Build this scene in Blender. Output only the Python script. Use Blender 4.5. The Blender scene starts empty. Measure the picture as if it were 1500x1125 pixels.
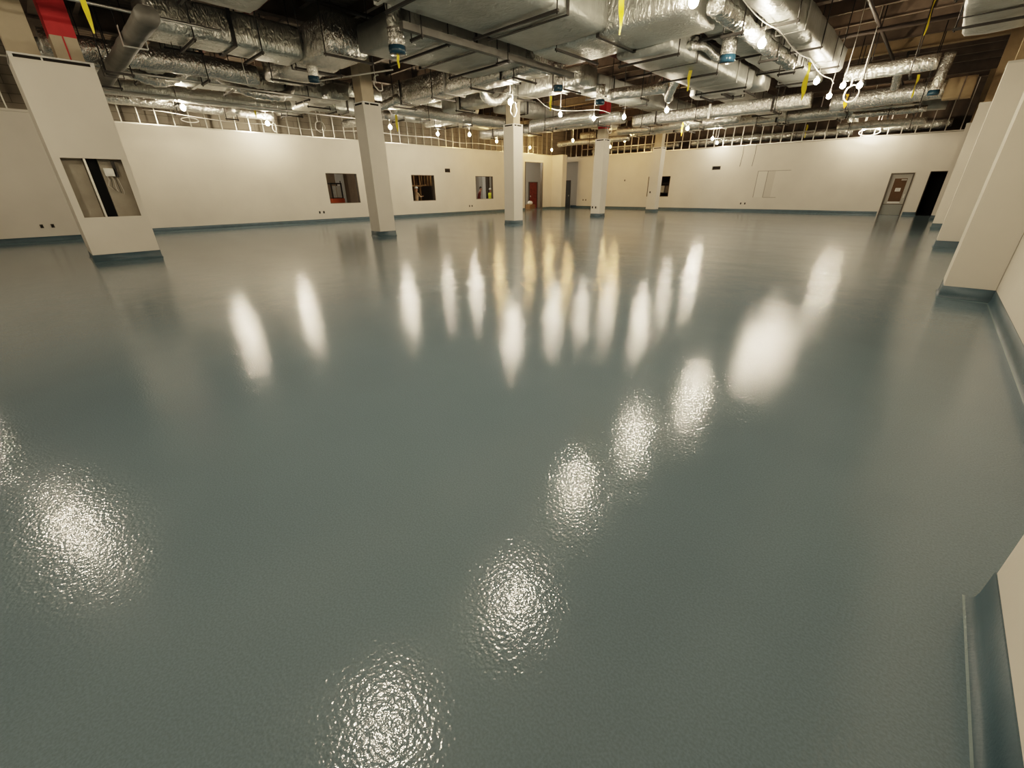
import bpy, bmesh, math, random
from mathutils import Vector, Matrix, noise
random.seed(7)
S = bpy.context.scene
C = S.collection
R = math.radians

# ------------------------------------------------------------------ camera
F_PX, PITCH, ROLL, YAW, EYE = 605.77, 0.438559, -0.011008, 0.758878, 1.6
fw = Vector((-math.sin(YAW)*math.cos(PITCH), math.cos(YAW)*math.cos(PITCH), -math.sin(PITCH)))
rt0 = Vector((math.cos(YAW), math.sin(YAW), 0)); up0 = rt0.cross(fw)
rt = math.cos(ROLL)*rt0 + math.sin(ROLL)*up0
up = -math.sin(ROLL)*rt0 + math.cos(ROLL)*up0
cd = bpy.data.cameras.new('camera'); cam = bpy.data.objects.new('camera', cd); C.objects.link(cam)
cd.sensor_width = 36; cd.lens = 36*F_PX/1500; cd.clip_start = 0.05; cd.clip_end = 300
M3 = Matrix((rt, up, -fw)).transposed()
cam.matrix_world = Matrix.Translation((0, 0, EYE)) @ M3.to_4x4()
S.camera = cam
def ray(u, v): return fw + (u-750)/F_PX*rt - (v-562.5)/F_PX*up
def on_y(u, v, Y):
    d = ray(u, v); t = Y/d.y; return Vector((0, 0, EYE)) + t*d
def on_x(u, v, X):
    d = ray(u, v); t = X/d.x; return Vector((0, 0, EYE)) + t*d

# ------------------------------------------------------------------ materials
def mat(name, col, rough=0.6, metal=0.0, bump=0.0, bscale=30, var=0.0, vscale=3, spec=0.5, emit=None, estr=0, distort=None):
    m = bpy.data.materials.new(name); m.use_nodes = True
    nt = m.node_tree; b = nt.nodes['Principled BSDF']
    b.inputs['Base Color'].default_value = (*col, 1); b.inputs['Roughness'].default_value = rough
    b.inputs['Metallic'].default_value = metal; b.inputs['Specular IOR Level'].default_value = spec
    tc = nt.nodes.new('ShaderNodeTexCoord')
    if var > 0:
        n = nt.nodes.new('ShaderNodeTexNoise'); n.inputs['Scale'].default_value = vscale; n.inputs['Detail'].default_value = 5
        nt.links.new(tc.outputs['Object'], n.inputs['Vector'])
        r = nt.nodes.new('ShaderNodeValToRGB')
        r.color_ramp.elements[0].position = 0.3; r.color_ramp.elements[1].position = 0.7
        r.color_ramp.elements[0].color = (*[max(0, c*(1-var)) for c in col], 1)
        r.color_ramp.elements[1].color = (*[min(1, c*(1+var)) for c in col], 1)
        nt.links.new(n.outputs['Fac'], r.inputs['Fac']); nt.links.new(r.outputs['Color'], b.inputs['Base Color'])
    if bump > 0:
        n2 = nt.nodes.new('ShaderNodeTexNoise'); n2.inputs['Scale'].default_value = bscale; n2.inputs['Detail'].default_value = 4
        if distort: n2.inputs['Distortion'].default_value = distort
        nt.links.new(tc.outputs['Object'], n2.inputs['Vector'])
        bp = nt.nodes.new('ShaderNodeBump'); bp.inputs['Strength'].default_value = bump; bp.inputs['Distance'].default_value = 0.02
        nt.links.new(n2.outputs['Fac'], bp.inputs['Height']); nt.links.new(bp.outputs['Normal'], b.inputs['Normal'])
    if emit:
        b.inputs['Emission Color'].default_value = (*emit, 1); b.inputs['Emission Strength'].default_value = estr
    return m

def floor_material():
    m = bpy.data.materials.new('blue_grey_epoxy'); m.use_nodes = True
    nt = m.node_tree; b = nt.nodes['Principled BSDF']; L = nt.links
    geo = nt.nodes.new('ShaderNodeNewGeometry')
    n = nt.nodes.new('ShaderNodeTexNoise'); n.inputs['Scale'].default_value = 0.35; n.inputs['Detail'].default_value = 6
    L.new(geo.outputs['Position'], n.inputs['Vector'])
    r = nt.nodes.new('ShaderNodeValToRGB')
    r.color_ramp.elements[0].position = 0.3; r.color_ramp.elements[0].color = (0.138, 0.196, 0.236, 1)
    r.color_ramp.elements[1].position = 0.75; r.color_ramp.elements[1].color = (0.168, 0.236, 0.278, 1)
    L.new(n.outputs['Fac'], r.inputs['Fac'])
    fn = nt.nodes.new('ShaderNodeTexNoise'); fn.inputs['Scale'].default_value = 110; fn.inputs['Detail'].default_value = 2
    L.new(geo.outputs['Position'], fn.inputs['Vector'])
    mx = nt.nodes.new('ShaderNodeMixRGB'); mx.blend_type = 'MULTIPLY'; mx.inputs['Fac'].default_value = 0.35
    rr = nt.nodes.new('ShaderNodeValToRGB'); rr.color_ramp.elements[0].position = 0.35; rr.color_ramp.elements[0].color = (0.7, 0.7, 0.7, 1)
    rr.color_ramp.elements[1].position = 0.65; rr.color_ramp.elements[1].color = (1.2, 1.2, 1.2, 1)
    L.new(fn.outputs['Fac'], rr.inputs['Fac'])
    L.new(r.outputs['Color'], mx.inputs['Color1']); L.new(rr.outputs['Color'], mx.inputs['Color2'])
    L.new(mx.outputs['Color'], b.inputs['Base Color'])
    # roughness varies in broad trowel sweeps
    mp = nt.nodes.new('ShaderNodeMapping'); mp.inputs['Scale'].default_value = (0.25, 1.1, 1); mp.inputs['Rotation'].default_value = (0, 0, 0.5)
    L.new(geo.outputs['Position'], mp.inputs['Vector'])
    n3 = nt.nodes.new('ShaderNodeTexNoise'); n3.inputs['Scale'].default_value = 0.8; n3.inputs['Detail'].default_value = 4
    L.new(mp.outputs['Vector'], n3.inputs['Vector'])
    ma = nt.nodes.new('ShaderNodeMapRange'); ma.inputs['From Min'].default_value = 0.3; ma.inputs['From Max'].default_value = 0.7
    ma.inputs['To Min'].default_value = 0.07; ma.inputs['To Max'].default_value = 0.13
    L.new(n3.outputs['Fac'], ma.inputs['Value']); L.new(ma.outputs['Result'], b.inputs['Roughness'])
    # orange peel and slow waviness of the poured coat
    v = nt.nodes.new('ShaderNodeTexNoise'); v.inputs['Scale'].default_value = 58; v.inputs['Detail'].default_value = 1.5
    L.new(geo.outputs['Position'], v.inputs['Vector'])
    bp = nt.nodes.new('ShaderNodeBump'); bp.inputs['Strength'].default_value = 0.15; bp.inputs['Distance'].default_value = 0.01
    L.new(v.outputs['Fac'], bp.inputs['Height'])
    v2 = nt.nodes.new('ShaderNodeTexNoise'); v2.inputs['Scale'].default_value = 1.6; v2.inputs['Detail'].default_value = 3
    L.new(geo.outputs['Position'], v2.inputs['Vector'])
    bp2 = nt.nodes.new('ShaderNodeBump'); bp2.inputs['Strength'].default_value = 0.10; bp2.inputs['Distance'].default_value = 0.05
    L.new(v2.outputs['Fac'], bp2.inputs['Height']); L.new(bp.outputs['Normal'], bp2.inputs['Normal'])
    L.new(bp2.outputs['Normal'], b.inputs['Normal'])
    b.inputs['IOR'].default_value = 1.5
    return m

def foil_material(name, base, rough, strength, scale, metal=0.92):
    m = bpy.data.materials.new(name); m.use_nodes = True
    nt = m.node_tree; b = nt.nodes['Principled BSDF']; L = nt.links
    b.inputs['Metallic'].default_value = metal; b.inputs['Roughness'].default_value = rough
    tc = nt.nodes.new('ShaderNodeTexCoord')
    n = nt.nodes.new('ShaderNodeTexNoise'); n.inputs['Scale'].default_value = 1.3; n.inputs['Detail'].default_value = 5
    L.new(tc.outputs['Object'], n.inputs['Vector'])
    r = nt.nodes.new('ShaderNodeValToRGB')
    r.color_ramp.elements[0].position = 0.3; r.color_ramp.elements[0].color = (*[c*0.72 for c in base], 1)
    r.color_ramp.elements[1].position = 0.7; r.color_ramp.elements[1].color = (*base, 1)
    L.new(n.outputs['Fac'], r.inputs['Fac']); L.new(r.outputs['Color'], b.inputs['Base Color'])
    w = nt.nodes.new('ShaderNodeTexNoise'); w.inputs['Scale'].default_value = scale; w.inputs['Detail'].default_value = 3; w.inputs['Distortion'].default_value = 1.2
    mp = nt.nodes.new('ShaderNodeMapping'); mp.inputs['Scale'].default_value = (1, 1, 0.45)
    L.new(tc.outputs['Object'], mp.inputs['Vector']); L.new(mp.outputs['Vector'], w.inputs['Vector'])
    bp = nt.nodes.new('ShaderNodeBump'); bp.inputs['Strength'].default_value = strength; bp.inputs['Distance'].default_value = 0.06
    L.new(w.outputs['Fac'], bp.inputs['Height']); L.new(bp.outputs['Normal'], b.inputs['Normal'])
    return m

def deck_material():
    m = bpy.data.materials.new('steel_deck'); m.use_nodes = True
    nt = m.node_tree; b = nt.nodes['Principled BSDF']; L = nt.links
    geo = nt.nodes.new('ShaderNodeNewGeometry')
    w = nt.nodes.new('ShaderNodeTexWave'); w.bands_direction = 'X'; w.inputs['Scale'].default_value = 1.0; w.inputs['Distortion'].default_value = 0
    L.new(geo.outputs['Position'], w.inputs['Vector'])
    r = nt.nodes.new('ShaderNodeValToRGB'); r.color_ramp.elements[0].color = (0.10, 0.078, 0.055, 1); r.color_ramp.elements[1].color = (0.17, 0.135, 0.10, 1)
    L.new(w.outputs['Fac'], r.inputs['Fac']); L.new(r.outputs['Color'], b.inputs['Base Color'])
    bp = nt.nodes.new('ShaderNodeBump'); bp.inputs['Strength'].default_value = 0.6; bp.inputs['Distance'].default_value = 0.06
    L.new(w.outputs['Fac'], bp.inputs['Height']); L.new(bp.outputs['Normal'], b.inputs['Normal'])
    b.inputs['Roughness'].default_value = 0.75
    return m

def board_material(name, col):
    # painted board: soft roller mottling with faint panel joints
    m = mat(name, col, rough=0.62, bump=0.03, bscale=60, var=0.05, vscale=0.7, spec=0.35)
    return m

def block_material(name, col):
    m = bpy.data.materials.new(name); m.use_nodes = True
    nt = m.node_tree; b = nt.nodes['Principled BSDF']; L = nt.links
    tc = nt.nodes.new('ShaderNodeTexCoord'); sp = nt.nodes.new('ShaderNodeSeparateXYZ'); L.new(tc.outputs['Object'], sp.inputs[0])
    ad = nt.nodes.new('ShaderNodeMath'); ad.operation = 'ADD'; L.new(sp.outputs['X'], ad.inputs[0]); L.new(sp.outputs['Y'], ad.inputs[1])
    cb = nt.nodes.new('ShaderNodeCombineXYZ'); L.new(ad.outputs[0], cb.inputs['X']); L.new(sp.outputs['Z'], cb.inputs['Y'])
    br = nt.nodes.new('ShaderNodeTexBrick'); br.inputs['Scale'].default_value = 1
    br.inputs['Brick Width'].default_value = 0.8; br.inputs['Row Height'].default_value = 0.3; br.inputs['Mortar Size'].default_value = 0.012
    br.inputs['Color1'].default_value = (*col, 1); br.inputs['Color2'].default_value = (*[c*0.88 for c in col], 1); br.inputs['Mortar'].default_value = (*[c*0.55 for c in col], 1)
    L.new(cb.outputs[0], br.inputs['Vector']); L.new(br.outputs['Color'], b.inputs['Base Color']); b.inputs['Roughness'].default_value = 0.85
    return m

M = {}
M['floor'] = floor_material()
M['wall'] = board_material('warm_white_wall_paint', (0.74, 0.70, 0.63))
M['column'] = board_material('warm_white_column_paint', (0.75, 0.71, 0.64))
M['cove'] = mat('teal_grey_cove_epoxy', (0.062, 0.108, 0.140), rough=0.45, bump=0.15, bscale=70, var=0.12, vscale=4)
M['cove_lip'] = mat('pale_cove_edge', (0.22, 0.29, 0.30), rough=0.25, bump=0.25, bscale=60)
M['deck'] = deck_material()
M['beam'] = mat('brown_primed_steel', (0.13, 0.10, 0.075), rough=0.7, var=0.2)
M['beam_tan'] = mat('tan_fireproofed_steel', (0.33, 0.25, 0.15), rough=0.9, bump=0.3, bscale=25, var=0.15)
M['post'] = mat('beige_column_steel', (0.50, 0.43, 0.32), rough=0.8, bump=0.1, var=0.1, vscale=2)
M['red'] = mat('red_primer', (0.52, 0.035, 0.04), rough=0.55, var=0.15)
M['foil'] = foil_material('crinkled_duct_foil', (0.74, 0.75, 0.71), 0.30, 0.9, 9, 0.8)
M['foil_fine'] = foil_material('finely_crinkled_foil', (0.82, 0.82, 0.78), 0.25, 1.0, 13, 0.85)
M['wrap'] = foil_material('dull_grey_duct_wrap', (0.46, 0.48, 0.455), 0.40, 0.55, 5, 0.5)
M['dull'] = mat('dull_grey_steel', (0.15, 0.15, 0.14), rough=0.6, metal=0.4, var=0.2)
M['galv'] = mat('galvanised_sheet', (0.56, 0.57, 0.55), rough=0.4, metal=0.9, bump=0.05, bscale=12, var=0.12, vscale=6)
M['stud'] = mat('galvanised_stud', (0.66, 0.65, 0.60), rough=0.35, metal=0.85)
M['dark'] = mat('dark_strut_steel', (0.035, 0.034, 0.032), rough=0.5, metal=0.4)
M['black'] = mat('black_void', (0.004, 0.004, 0.004), rough=0.9)  # near black, stands in for shade in hollows and the unlit closet
M['slot'] = mat('dark_slot', (0.02, 0.018, 0.015), rough=0.9)
M['yellow'] = mat('yellow_tape', (0.80, 0.66, 0.03), rough=0.45)
M['amber'] = mat('amber_tape', (0.75, 0.42, 0.03), rough=0.45)
M['bluefilm'] = mat('blue_protective_film', (0.022, 0.06, 0.095), rough=0.15)
M['white'] = mat('white_plastic', (0.80, 0.79, 0.75), rough=0.5)
M['cable'] = mat('white_cable', (0.75, 0.73, 0.68), rough=0.5)
M['conduit'] = mat('steel_conduit', (0.60, 0.60, 0.57), rough=0.35, metal=0.85)
M['pipe'] = mat('black_iron_pipe', (0.05, 0.04, 0.035), rough=0.5)
M['redpipe'] = mat('brown_red_pipe', (0.16, 0.05, 0.035), rough=0.5)
M['outlet'] = mat('dark_outlet_box', (0.06, 0.055, 0.05), rough=0.7)
M['block'] = block_material('grey_block_wall', (0.30, 0.275, 0.23))
M['block_dark'] = mat('dark_brown_wall', (0.075, 0.058, 0.042), rough=0.9, var=0.25)
M['brownwall'] = mat('brown_room_wall', (0.30, 0.235, 0.17), rough=0.8, var=0.08)
M['greywall'] = mat('grey_room_wall', (0.50, 0.49, 0.46), rough=0.7)
M['wood'] = mat('raw_timber', (0.30, 0.19, 0.085), rough=0.75, var=0.2, vscale=8)
M['kraft'] = mat('brown_kraft_paper', (0.10, 0.058, 0.028), rough=0.75, var=0.1)
M['doorgrey'] = mat('grey_door_paint', (0.40, 0.385, 0.345), rough=0.45)
M['doordark'] = mat('dark_door_frame', (0.10, 0.088, 0.072), rough=0.5)
M['doorlow'] = mat('grey_green_door_panel', (0.25, 0.27, 0.255), rough=0.3)
M['doorred'] = mat('red_brown_door', (0.26, 0.055, 0.03), rough=0.45, var=0.25, vscale=5)
M['paper'] = mat('white_paper', (0.78, 0.77, 0.74), rough=0.7)
M['ink'] = mat('grey_print', (0.25, 0.24, 0.23), rough=0.7)
M['concrete'] = mat('grey_concrete', (0.36, 0.33, 0.275), rough=0.9, bump=0.1, var=0.1)
M['patch'] = mat('wall_patch_paint', (0.77, 0.735, 0.665), rough=0.6)
M['patchline'] = mat('patch_joint_line', (0.34, 0.31, 0.27), rough=0.8)
M['skin'] = mat('skin', (0.42, 0.24, 0.16), rough=0.6)
M['tan'] = mat('tan_shirt', (0.42, 0.31, 0.20), rough=0.85)
M['maroon'] = mat('maroon_jacket', (0.11, 0.025, 0.02), rough=0.85)
M['trouser'] = mat('dark_trousers', (0.035, 0.035, 0.045), rough=0.9)
M['hivis'] = mat('hi_vis_yellow', (0.72, 0.75, 0.05), rough=0.7)
M['orange'] = mat('orange_red_paint', (0.45, 0.09, 0.02), rough=0.5)
M['card'] = mat('brown_cardboard', (0.32, 0.19, 0.09), rough=0.85)

# ------------------------------------------------------------------ mesh helpers
def bm_obj(name, bm, m, parent=None, smooth=False):
    me = bpy.data.meshes.new(name); bm.normal_update(); bm.to_mesh(me); bm.free()
    ms = m if isinstance(m, (list, tuple)) else [m]
    for x in ms: me.materials.append(x)
    if smooth:
        for p in me.polygons: p.use_smooth = True
    o = bpy.data.objects.new(name, me); C.objects.link(o)
    if parent is not None:
        o.parent = parent; o.matrix_parent_inverse = Matrix.Identity(4)
        off = Vector((0, 0, 0)); q = parent
        while q is not None: off += q.location; q = q.parent
        o.location = -off
    return o
def add_box(bm, x0, x1, y0, y1, z0, z1, mi=0):
    vs = [bm.verts.new((x, y, z)) for z in (z0, z1) for (x, y) in ((x0, y0), (x1, y0), (x1, y1), (x0, y1))]
    for f in ((3, 2, 1, 0), (4, 5, 6, 7), (0, 1, 5, 4), (1, 2, 6, 5), (2, 3, 7, 6), (3, 0, 4, 7)):
        bm.faces.new([vs[i] for i in f]).material_index = mi
def add_tube(bm, pts, r, n=8, cap=True, mi=0):
    pts = [Vector(p) for p in pts]; rings = []
    prev = None
    for i, p in enumerate(pts):
        d = (pts[min(i+1, len(pts)-1)] - pts[max(i-1, 0)])
        d = d.normalized() if d.length > 1e-9 else Vector((0, 0, 1))
        if prev is None:
            a = Vector((0, 0, 1)) if abs(d.z) < 0.9 else Vector((1, 0, 0))
            prev = (a - d*a.dot(d)).normalized()
        else:
            q = prev - d*prev.dot(d)
            prev = q.normalized() if q.length > 1e-6 else prev
        b = d.cross(prev); rr = r[i] if isinstance(r, (list, tuple)) else r
        rings.append([bm.verts.new(p + rr*(math.cos(t)*prev + math.sin(t)*b)) for t in (2*math.pi*k/n for k in range(n))])
    for i in range(len(rings)-1):
        for k in range(n):
            bm.faces.new((rings[i][k], rings[i][(k+1) % n], rings[i+1][(k+1) % n], rings[i+1][k])).material_index = mi
    if cap:
        bm.faces.new(rings[0][::-1]).material_index = mi; bm.faces.new(rings[-1]).material_index = mi
def box_obj(name, x0, x1, y0, y1, z0, z1, m, parent=None):
    bm = bmesh.new(); add_box(bm, x0, x1, y0, y1, z0, z1); return bm_obj(name, bm, m, parent)
def tube_obj(name, pts, r, m, parent=None, n=8):
    bm = bmesh.new(); add_tube(bm, pts, r, n); return bm_obj(name, bm, m, parent, True)
def thing(name, label, cat, loc, group=None, kind=None):
    o = bpy.data.objects.new(name, None); C.objects.link(o); o.location = loc; o.empty_display_size = 0.1
    return tag(o, label, cat, group, kind)
def tag(o, label, cat, group=None, kind=None):
    o['label'] = label; o['category'] = cat
    if not 4 <= len(label.split()) <= 16: print('LABELLEN', len(label.split()), label)
    if group: o['group'] = group
    if kind: o['kind'] = kind
    return o
def struct(o): o['kind'] = 'structure'; return o

# wall made of rectangles around its openings; axis 'x' = plane x const running along y, 'y' = plane y const running along x
def wall(name, axis, c0, c1, a0, a1, z0, z1, holes, m):
    bm = bmesh.new()
    As = sorted({a0, a1, *[h[0] for h in holes], *[h[1] for h in holes]}); Zs = sorted({z0, z1, *[h[2] for h in holes], *[h[3] for h in holes]})
    for i in range(len(As)-1):
        for j in range(len(Zs)-1):
            am, zm = (As[i]+As[i+1])/2, (Zs[j]+Zs[j+1])/2
            if any(h[0] < am < h[1] and h[2] < zm < h[3] for h in holes): continue
            if axis == 'x': add_box(bm, c0, c1, As[i], As[i+1], Zs[j], Zs[j+1])
            else: add_box(bm, As[i], As[i+1], c0, c1, Zs[j], Zs[j+1])
    bmesh.ops.remove_doubles(bm, verts=bm.verts, dist=1e-4)
    # drop interior faces shared by two boxes
    seen = {}
    for f in bm.faces: seen.setdefault(tuple(sorted(v.index for v in f.verts)), []).append(f)
    bm.verts.index_update()
    seen = {}
    for f in bm.faces: seen.setdefault(tuple(sorted(v.index for v in f.verts)), []).append(f)
    bmesh.ops.delete(bm, geom=[f for l in seen.values() if len(l) > 1 for f in l], context='FACES_ONLY')
    return struct(bm_obj(name, bm, m))

# cove base swept along a floor polyline; room side = right of travel when side=+1
PROFILE = [(0.0, 0.19), (0.005, 0.19), (0.007, 0.07), (0.011, 0.035), (0.019, 0.014), (0.031, 0.004), (0.038, 0.0)]
def cove_bm(path, side, closed=False):
    bm = bmesh.new(); P = [Vector((p[0], p[1], 0)) for p in path]; n = len(P); rings = []
    def nrm(a, b): d = (b-a).normalized(); return Vector((d.y, -d.x, 0))*side
    for i in range(n):
        if closed: n0, n1 = nrm(P[i-1], P[i]), nrm(P[i], P[(i+1) % n])
        else:
            n0 = nrm(P[max(i-1, 0)], P[max(i, 1)]); n1 = nrm(P[min(i, n-2)], P[min(i+1, n-1)])
        mm = (n0+n1); mm = mm/ max(1e-6, 1+n0.dot(n1))
        rings.append([bm.verts.new(P[i] + mm*o + Vector((0, 0, z))) for o, z in PROFILE])
    for i in range(n if closed else n-1):
        A, B = rings[i], rings[(i+1) % n]
        for k in range(len(PROFILE)-1):
            f = bm.faces.new((A[k], A[k+1], B[k+1], B[k])); f.material_index = 1 if k == len(PROFILE)-2 else 0
            f.smooth = k > 0
    bmesh.ops.recalc_face_normals(bm, faces=bm.faces)
    return bm
def cove(name, path, side, parent=None, closed=False):
    o = bm_obj(name, cove_bm(path, side, closed), [M['cove'], M['cove_lip']], parent)
    return o if parent else struct(o)

# ------------------------------------------------------------------ room shell
XL, XLB, YB, XR, ZD = -25.56, -24.05, 35.33, 1.01, 7.0
YF = -8.0
struct(box_obj('floor', -36, 3, YF-0.5, 46, -0.2, 0.0, M['floor']))
struct(box_obj('ceiling', -36, 3, YF-0.5, 46, ZD, ZD+0.2, M['deck']))
WL = [(11.85, 13.74, 0.99, 2.57), (17.56, 19.43, 0.99, 2.57), (23.23, 25.06, 0.99, 2.57)]
holesL = WL + [(20.40, 20.86, 2.76, 3.0), (28.79, 31.15, -0.01, 3.7)]
wall('wall_left', 'x', XL-0.22, XL, 2.05, 32.6, 0, 4.28, holesL, M['wall'])
wall('wall_left_front', 'x', XLB-0.2, XLB, YF, 2.05, 0, 4.22, [], M['wall'])
struct(box_obj('wall_left_return', XL-0.22, XLB-0.2, 1.85, 2.05, 0, 4.22, M['wall']))
holesB = [(-17.8, -15.93, 0.99, 2.48), (-12.84, -12.22, 2.79, 3.05), (-2.42, -1.36, -0.01, 2.28), (-0.68, 0.0, -0.01, 2.28)]
wall('wall_back', 'y', YB, YB+0.2, -24.85, 3, 0, 4.22, holesB, M['wall'])
struct(box_obj('wall_back_header', -27.2, -24.85, YB, YB+0.2, 3.9, 4.24, M['wall']))
struct(box_obj('wall_corner_pier', XL-0.22, -24.42, 32.4, 33.0, 0, 4.3, M['wall']))
struct(box_obj('wall_corner_side', -24.85, -24.65, YB+0.2, 36.4, 0, 4.22, M['wall']))
struct(box_obj('wall_recess', -28.4, -24.65, 36.4, 36.6, 0, 4.22, M['greywall']))
struct(box_obj('wall_right', XR, XR+0.2, YF, YB, 0, 4.25, M['wall']))
struct(box_obj('wall_right_upper', XR, XR+0.2, YF, 36.9, 4.25, ZD, M['beam']))
struct(box_obj('wall_front', -36, 3, YF-0.2, YF, 0, ZD, M['wall']))
struct(box_obj('wall_outer_left', -26.9, -26.7, YF, 46, 4.32, ZD, M['block']))
struct(box_obj('wall_outer_back', -26.7, 3, 36.9, 37.1, 4.32, ZD, M['block_dark']))
# light coloured track that caps each wall
struct(box_obj('trim_1', XL-0.24, XL+0.012, 2.05, 32.39, 4.285, 4.33, M['stud']))
struct(box_obj('trim_2', XLB-0.22, XLB+0.03, YF, 2.05, 4.225, 4.30, M['wall']))
struct(box_obj('trim_3', -27.2, XR, YB-0.012, YB+0.22, 4.245, 4.29, M['stud']))
# cove base runs
cove('baseboard_left', [(XL, 2.05), (XL, 28.79)], 1)
cove('baseboard_left_front', [(XLB, YF), (XLB, 2.05)], 1)
cove('baseboard_corner', [(XL, 31.15), (XL, 32.4), (-24.42, 32.4), (-24.42, 33.0)], 1)
cove('baseboard_recess', [(-26.3, 36.4), (-24.85, 36.4)], 1)
cove('baseboard_back', [(-24.85, YB), (-2.48, YB)], 1)
cove('baseboard_back_right', [(-1.30, YB), (-0.68, YB)], 1)
cove('baseboard_back_end', [(0.0, YB), (XR, YB)], 1)
cove('baseboard_right', [(XR, 34.9), (XR, 2.2)], 1)

# rooms seen through the openings
struct(box_obj('wall_room_back', -31.2, -31, YF, 31.5, 0, 4.3, M['brownwall']))
struct(box_obj('ceiling_room', -36, XL-0.22, YF, 46, 4.3, 4.32, M['greywall']))
struct(box_obj('wall_room_divider_a', -31, XL-0.22, 15.9, 16.0, 0, 4.3, M['brownwall']))
struct(box_obj('wall_room_divider_b', -31, XL-0.22, 21.5, 21.6, 0, 4.3, M['brownwall']))
struct(box_obj('wall_room_divider_c', -31, XL-0.22, 28.0, 28.1, 0, 4.3, M['greywall']))
struct(box_obj('wall_vestibule', -28.8, -28.6, 28.1, 36.4, 0, 4.3, M['greywall']))
struct(box_obj('wall_closet', -0.9, 0.6, 37.2, 37.3, 0, 4.2, M['black']))  # closet surfaces are black to stand in for an unlit room
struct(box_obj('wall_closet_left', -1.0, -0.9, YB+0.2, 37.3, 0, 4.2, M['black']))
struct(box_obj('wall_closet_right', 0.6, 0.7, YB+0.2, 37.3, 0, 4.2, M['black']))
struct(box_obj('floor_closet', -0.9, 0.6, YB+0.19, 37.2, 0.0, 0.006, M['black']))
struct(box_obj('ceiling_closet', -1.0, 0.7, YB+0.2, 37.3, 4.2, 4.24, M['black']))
struct(box_obj('wall_store_back', -20, -13, 38.0, 38.1, 0, 4.2, M['block_dark']))

# framed openings of the left and back walls
def window(i, axis, c, a0, a1, z0, z1, depth, label):
    bm = bmesh.new(); t = 0.025
    for (b0, b1, y0, y1) in ((a0, a1, z1-t, z1), (a0, a1, z0, z0+t), (a0, a0+t, z0+t, z1-t), (a1-t, a1, z0+t, z1-t)):
        if axis == 'x': add_box(bm, c-depth, c-0.01, b0, b1, y0, y1)
        else: add_box(bm, b0, b1, c+0.01, c+depth, y0, y1)
    o = struct(bm_obj('window_%d' % i, bm, M['doordark'])); o['label'] = label
for i, h in enumerate(WL):
    window(i+1, 'x', XL, *h, 0.21, ['square wall opening left of the second column', 'square wall opening looking into a dark timber framed room', 'square wall opening beside the third column'][i])
window(4, 'y', YB, *holesB[0], 0.19, 'wall opening behind the fifth column')

# ------------------------------------------------------------------ columns
def ring_boxes(bm, x0, x1, y0, y1, t, z0, z1):
    add_box(bm, x0, x1, y0, y0+t, z0, z1); add_box(bm, x0, x1, y1-t, y1, z0, z1)
    add_box(bm, x0, x0+t, y0+t, y1-t, z0, z1); add_box(bm, x1-t, x1, y0+t, y1-t, z0, z1)
def column(label, x0, x1, y0, y1, ztop, posts, red=None, hole=None, cat='column'):
    t = thing('column', label, cat, ((x0+x1)/2, (y0+y1)/2, 0), 'boxed columns of the hall', 'thing')
    zb = ztop-0.09
    bm = bmesh.new(); w = 0.02
    if hole:
        ha0, ha1, hz0, hz1 = hole
        add_box(bm, x1-w, x1, y0, y1, 0, hz0); add_box(bm, x1-w, x1, y0, y1, hz1, zb)
        add_box(bm, x1-w, x1, y0, ha0, hz0, hz1); add_box(bm, x1-w, x1, ha1, y1, hz0, hz1)
        add_box(bm, x0, x0+w, y0, y1, 0, zb); add_box(bm, x0+w, x1-w, y0, y0+w, 0, zb); add_box(bm, x0+w, x1-w, y1-w, y1, 0, zb)
    else:
        ring_boxes(bm, x0, x1, y0, y1, w, 0, zb)
    bm_obj('cladding', bm, M['column'], t)
    cove('cove_base', [(x0, y0), (x1, y0), (x1, y1), (x0, y1)], 1, t, True)
    bm = bmesh.new(); ring_boxes(bm, x0+0.025, x1-0.025, y0+0.025, y1-0.025, 0.01, zb-0.01, ztop-0.02)
    bm_obj('dark_gap', bm, M['slot'], t)
    bm = bmesh.new(); ring_boxes(bm, x0-0.004, x1+0.004, y0-0.004, y1+0.004, 0.09, ztop-0.03, ztop)
    for (cx, cy) in ((x0, y0), (x1, y0), (x1, y1), (x0, y1)):
        sx = 1 if cx == x0 else -1; sy = 1 if cy == y0 else -1
        add_box(bm, min(cx, cx+sx*0.07), max(cx, cx+sx*0.07), min(cy, cy+sy*0.07), max(cy, cy+sy*0.07), zb, ztop-0.03)
    add_box(bm, x1-0.02, x1-0.001, y0+(y1-y0)*0.36, y0+(y1-y0)*0.36+0.03, zb, ztop-0.03)
    bm_obj('slotted_track', bm, M['white'], t)
    for (px0, px1, py0, py1, pz0, rz) in posts:
        bm = bmesh.new(); add_box(bm, px0, px1, py0, py1, pz0, 6.29 if rz is None else rz)
        pst = bm_obj('post', bm, M['post'], t)
        if rz is not None:
            bm = bmesh.new(); add_box(bm, px0-0.004, px1+0.004, py0-0.004, py1+0.004, rz, 6.29)
            po = bm_obj('post_cap', bm, M['red'], pst); po['label'] = 'red painted upper post'
    return t
c1 = column('wide boxed white column with a square opening low in its front', -16.8, -15.38, 0.65, 2.03, 4.40,
            [(-16.15, -15.62, 0.68, 1.19, 4.2, None), (-16.15, -15.62, 1.46, 1.92, 4.2, 4.88)], hole=(0.785, 1.90, 1.08, 2.40))
bm = bmesh.new(); add_box(bm, -15.618, -15.60, 1.665, 1.69, 4.42, 4.88); bm_obj('red_stripe', bm, M['red'], c1)
for (q0, q1) in ((0.675, 1.175), (1.455, 1.925)):
    box_obj('concrete_post', -16.16, -15.612, q0, q1, 0.04, 4.2, M['concrete'], c1)
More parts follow.
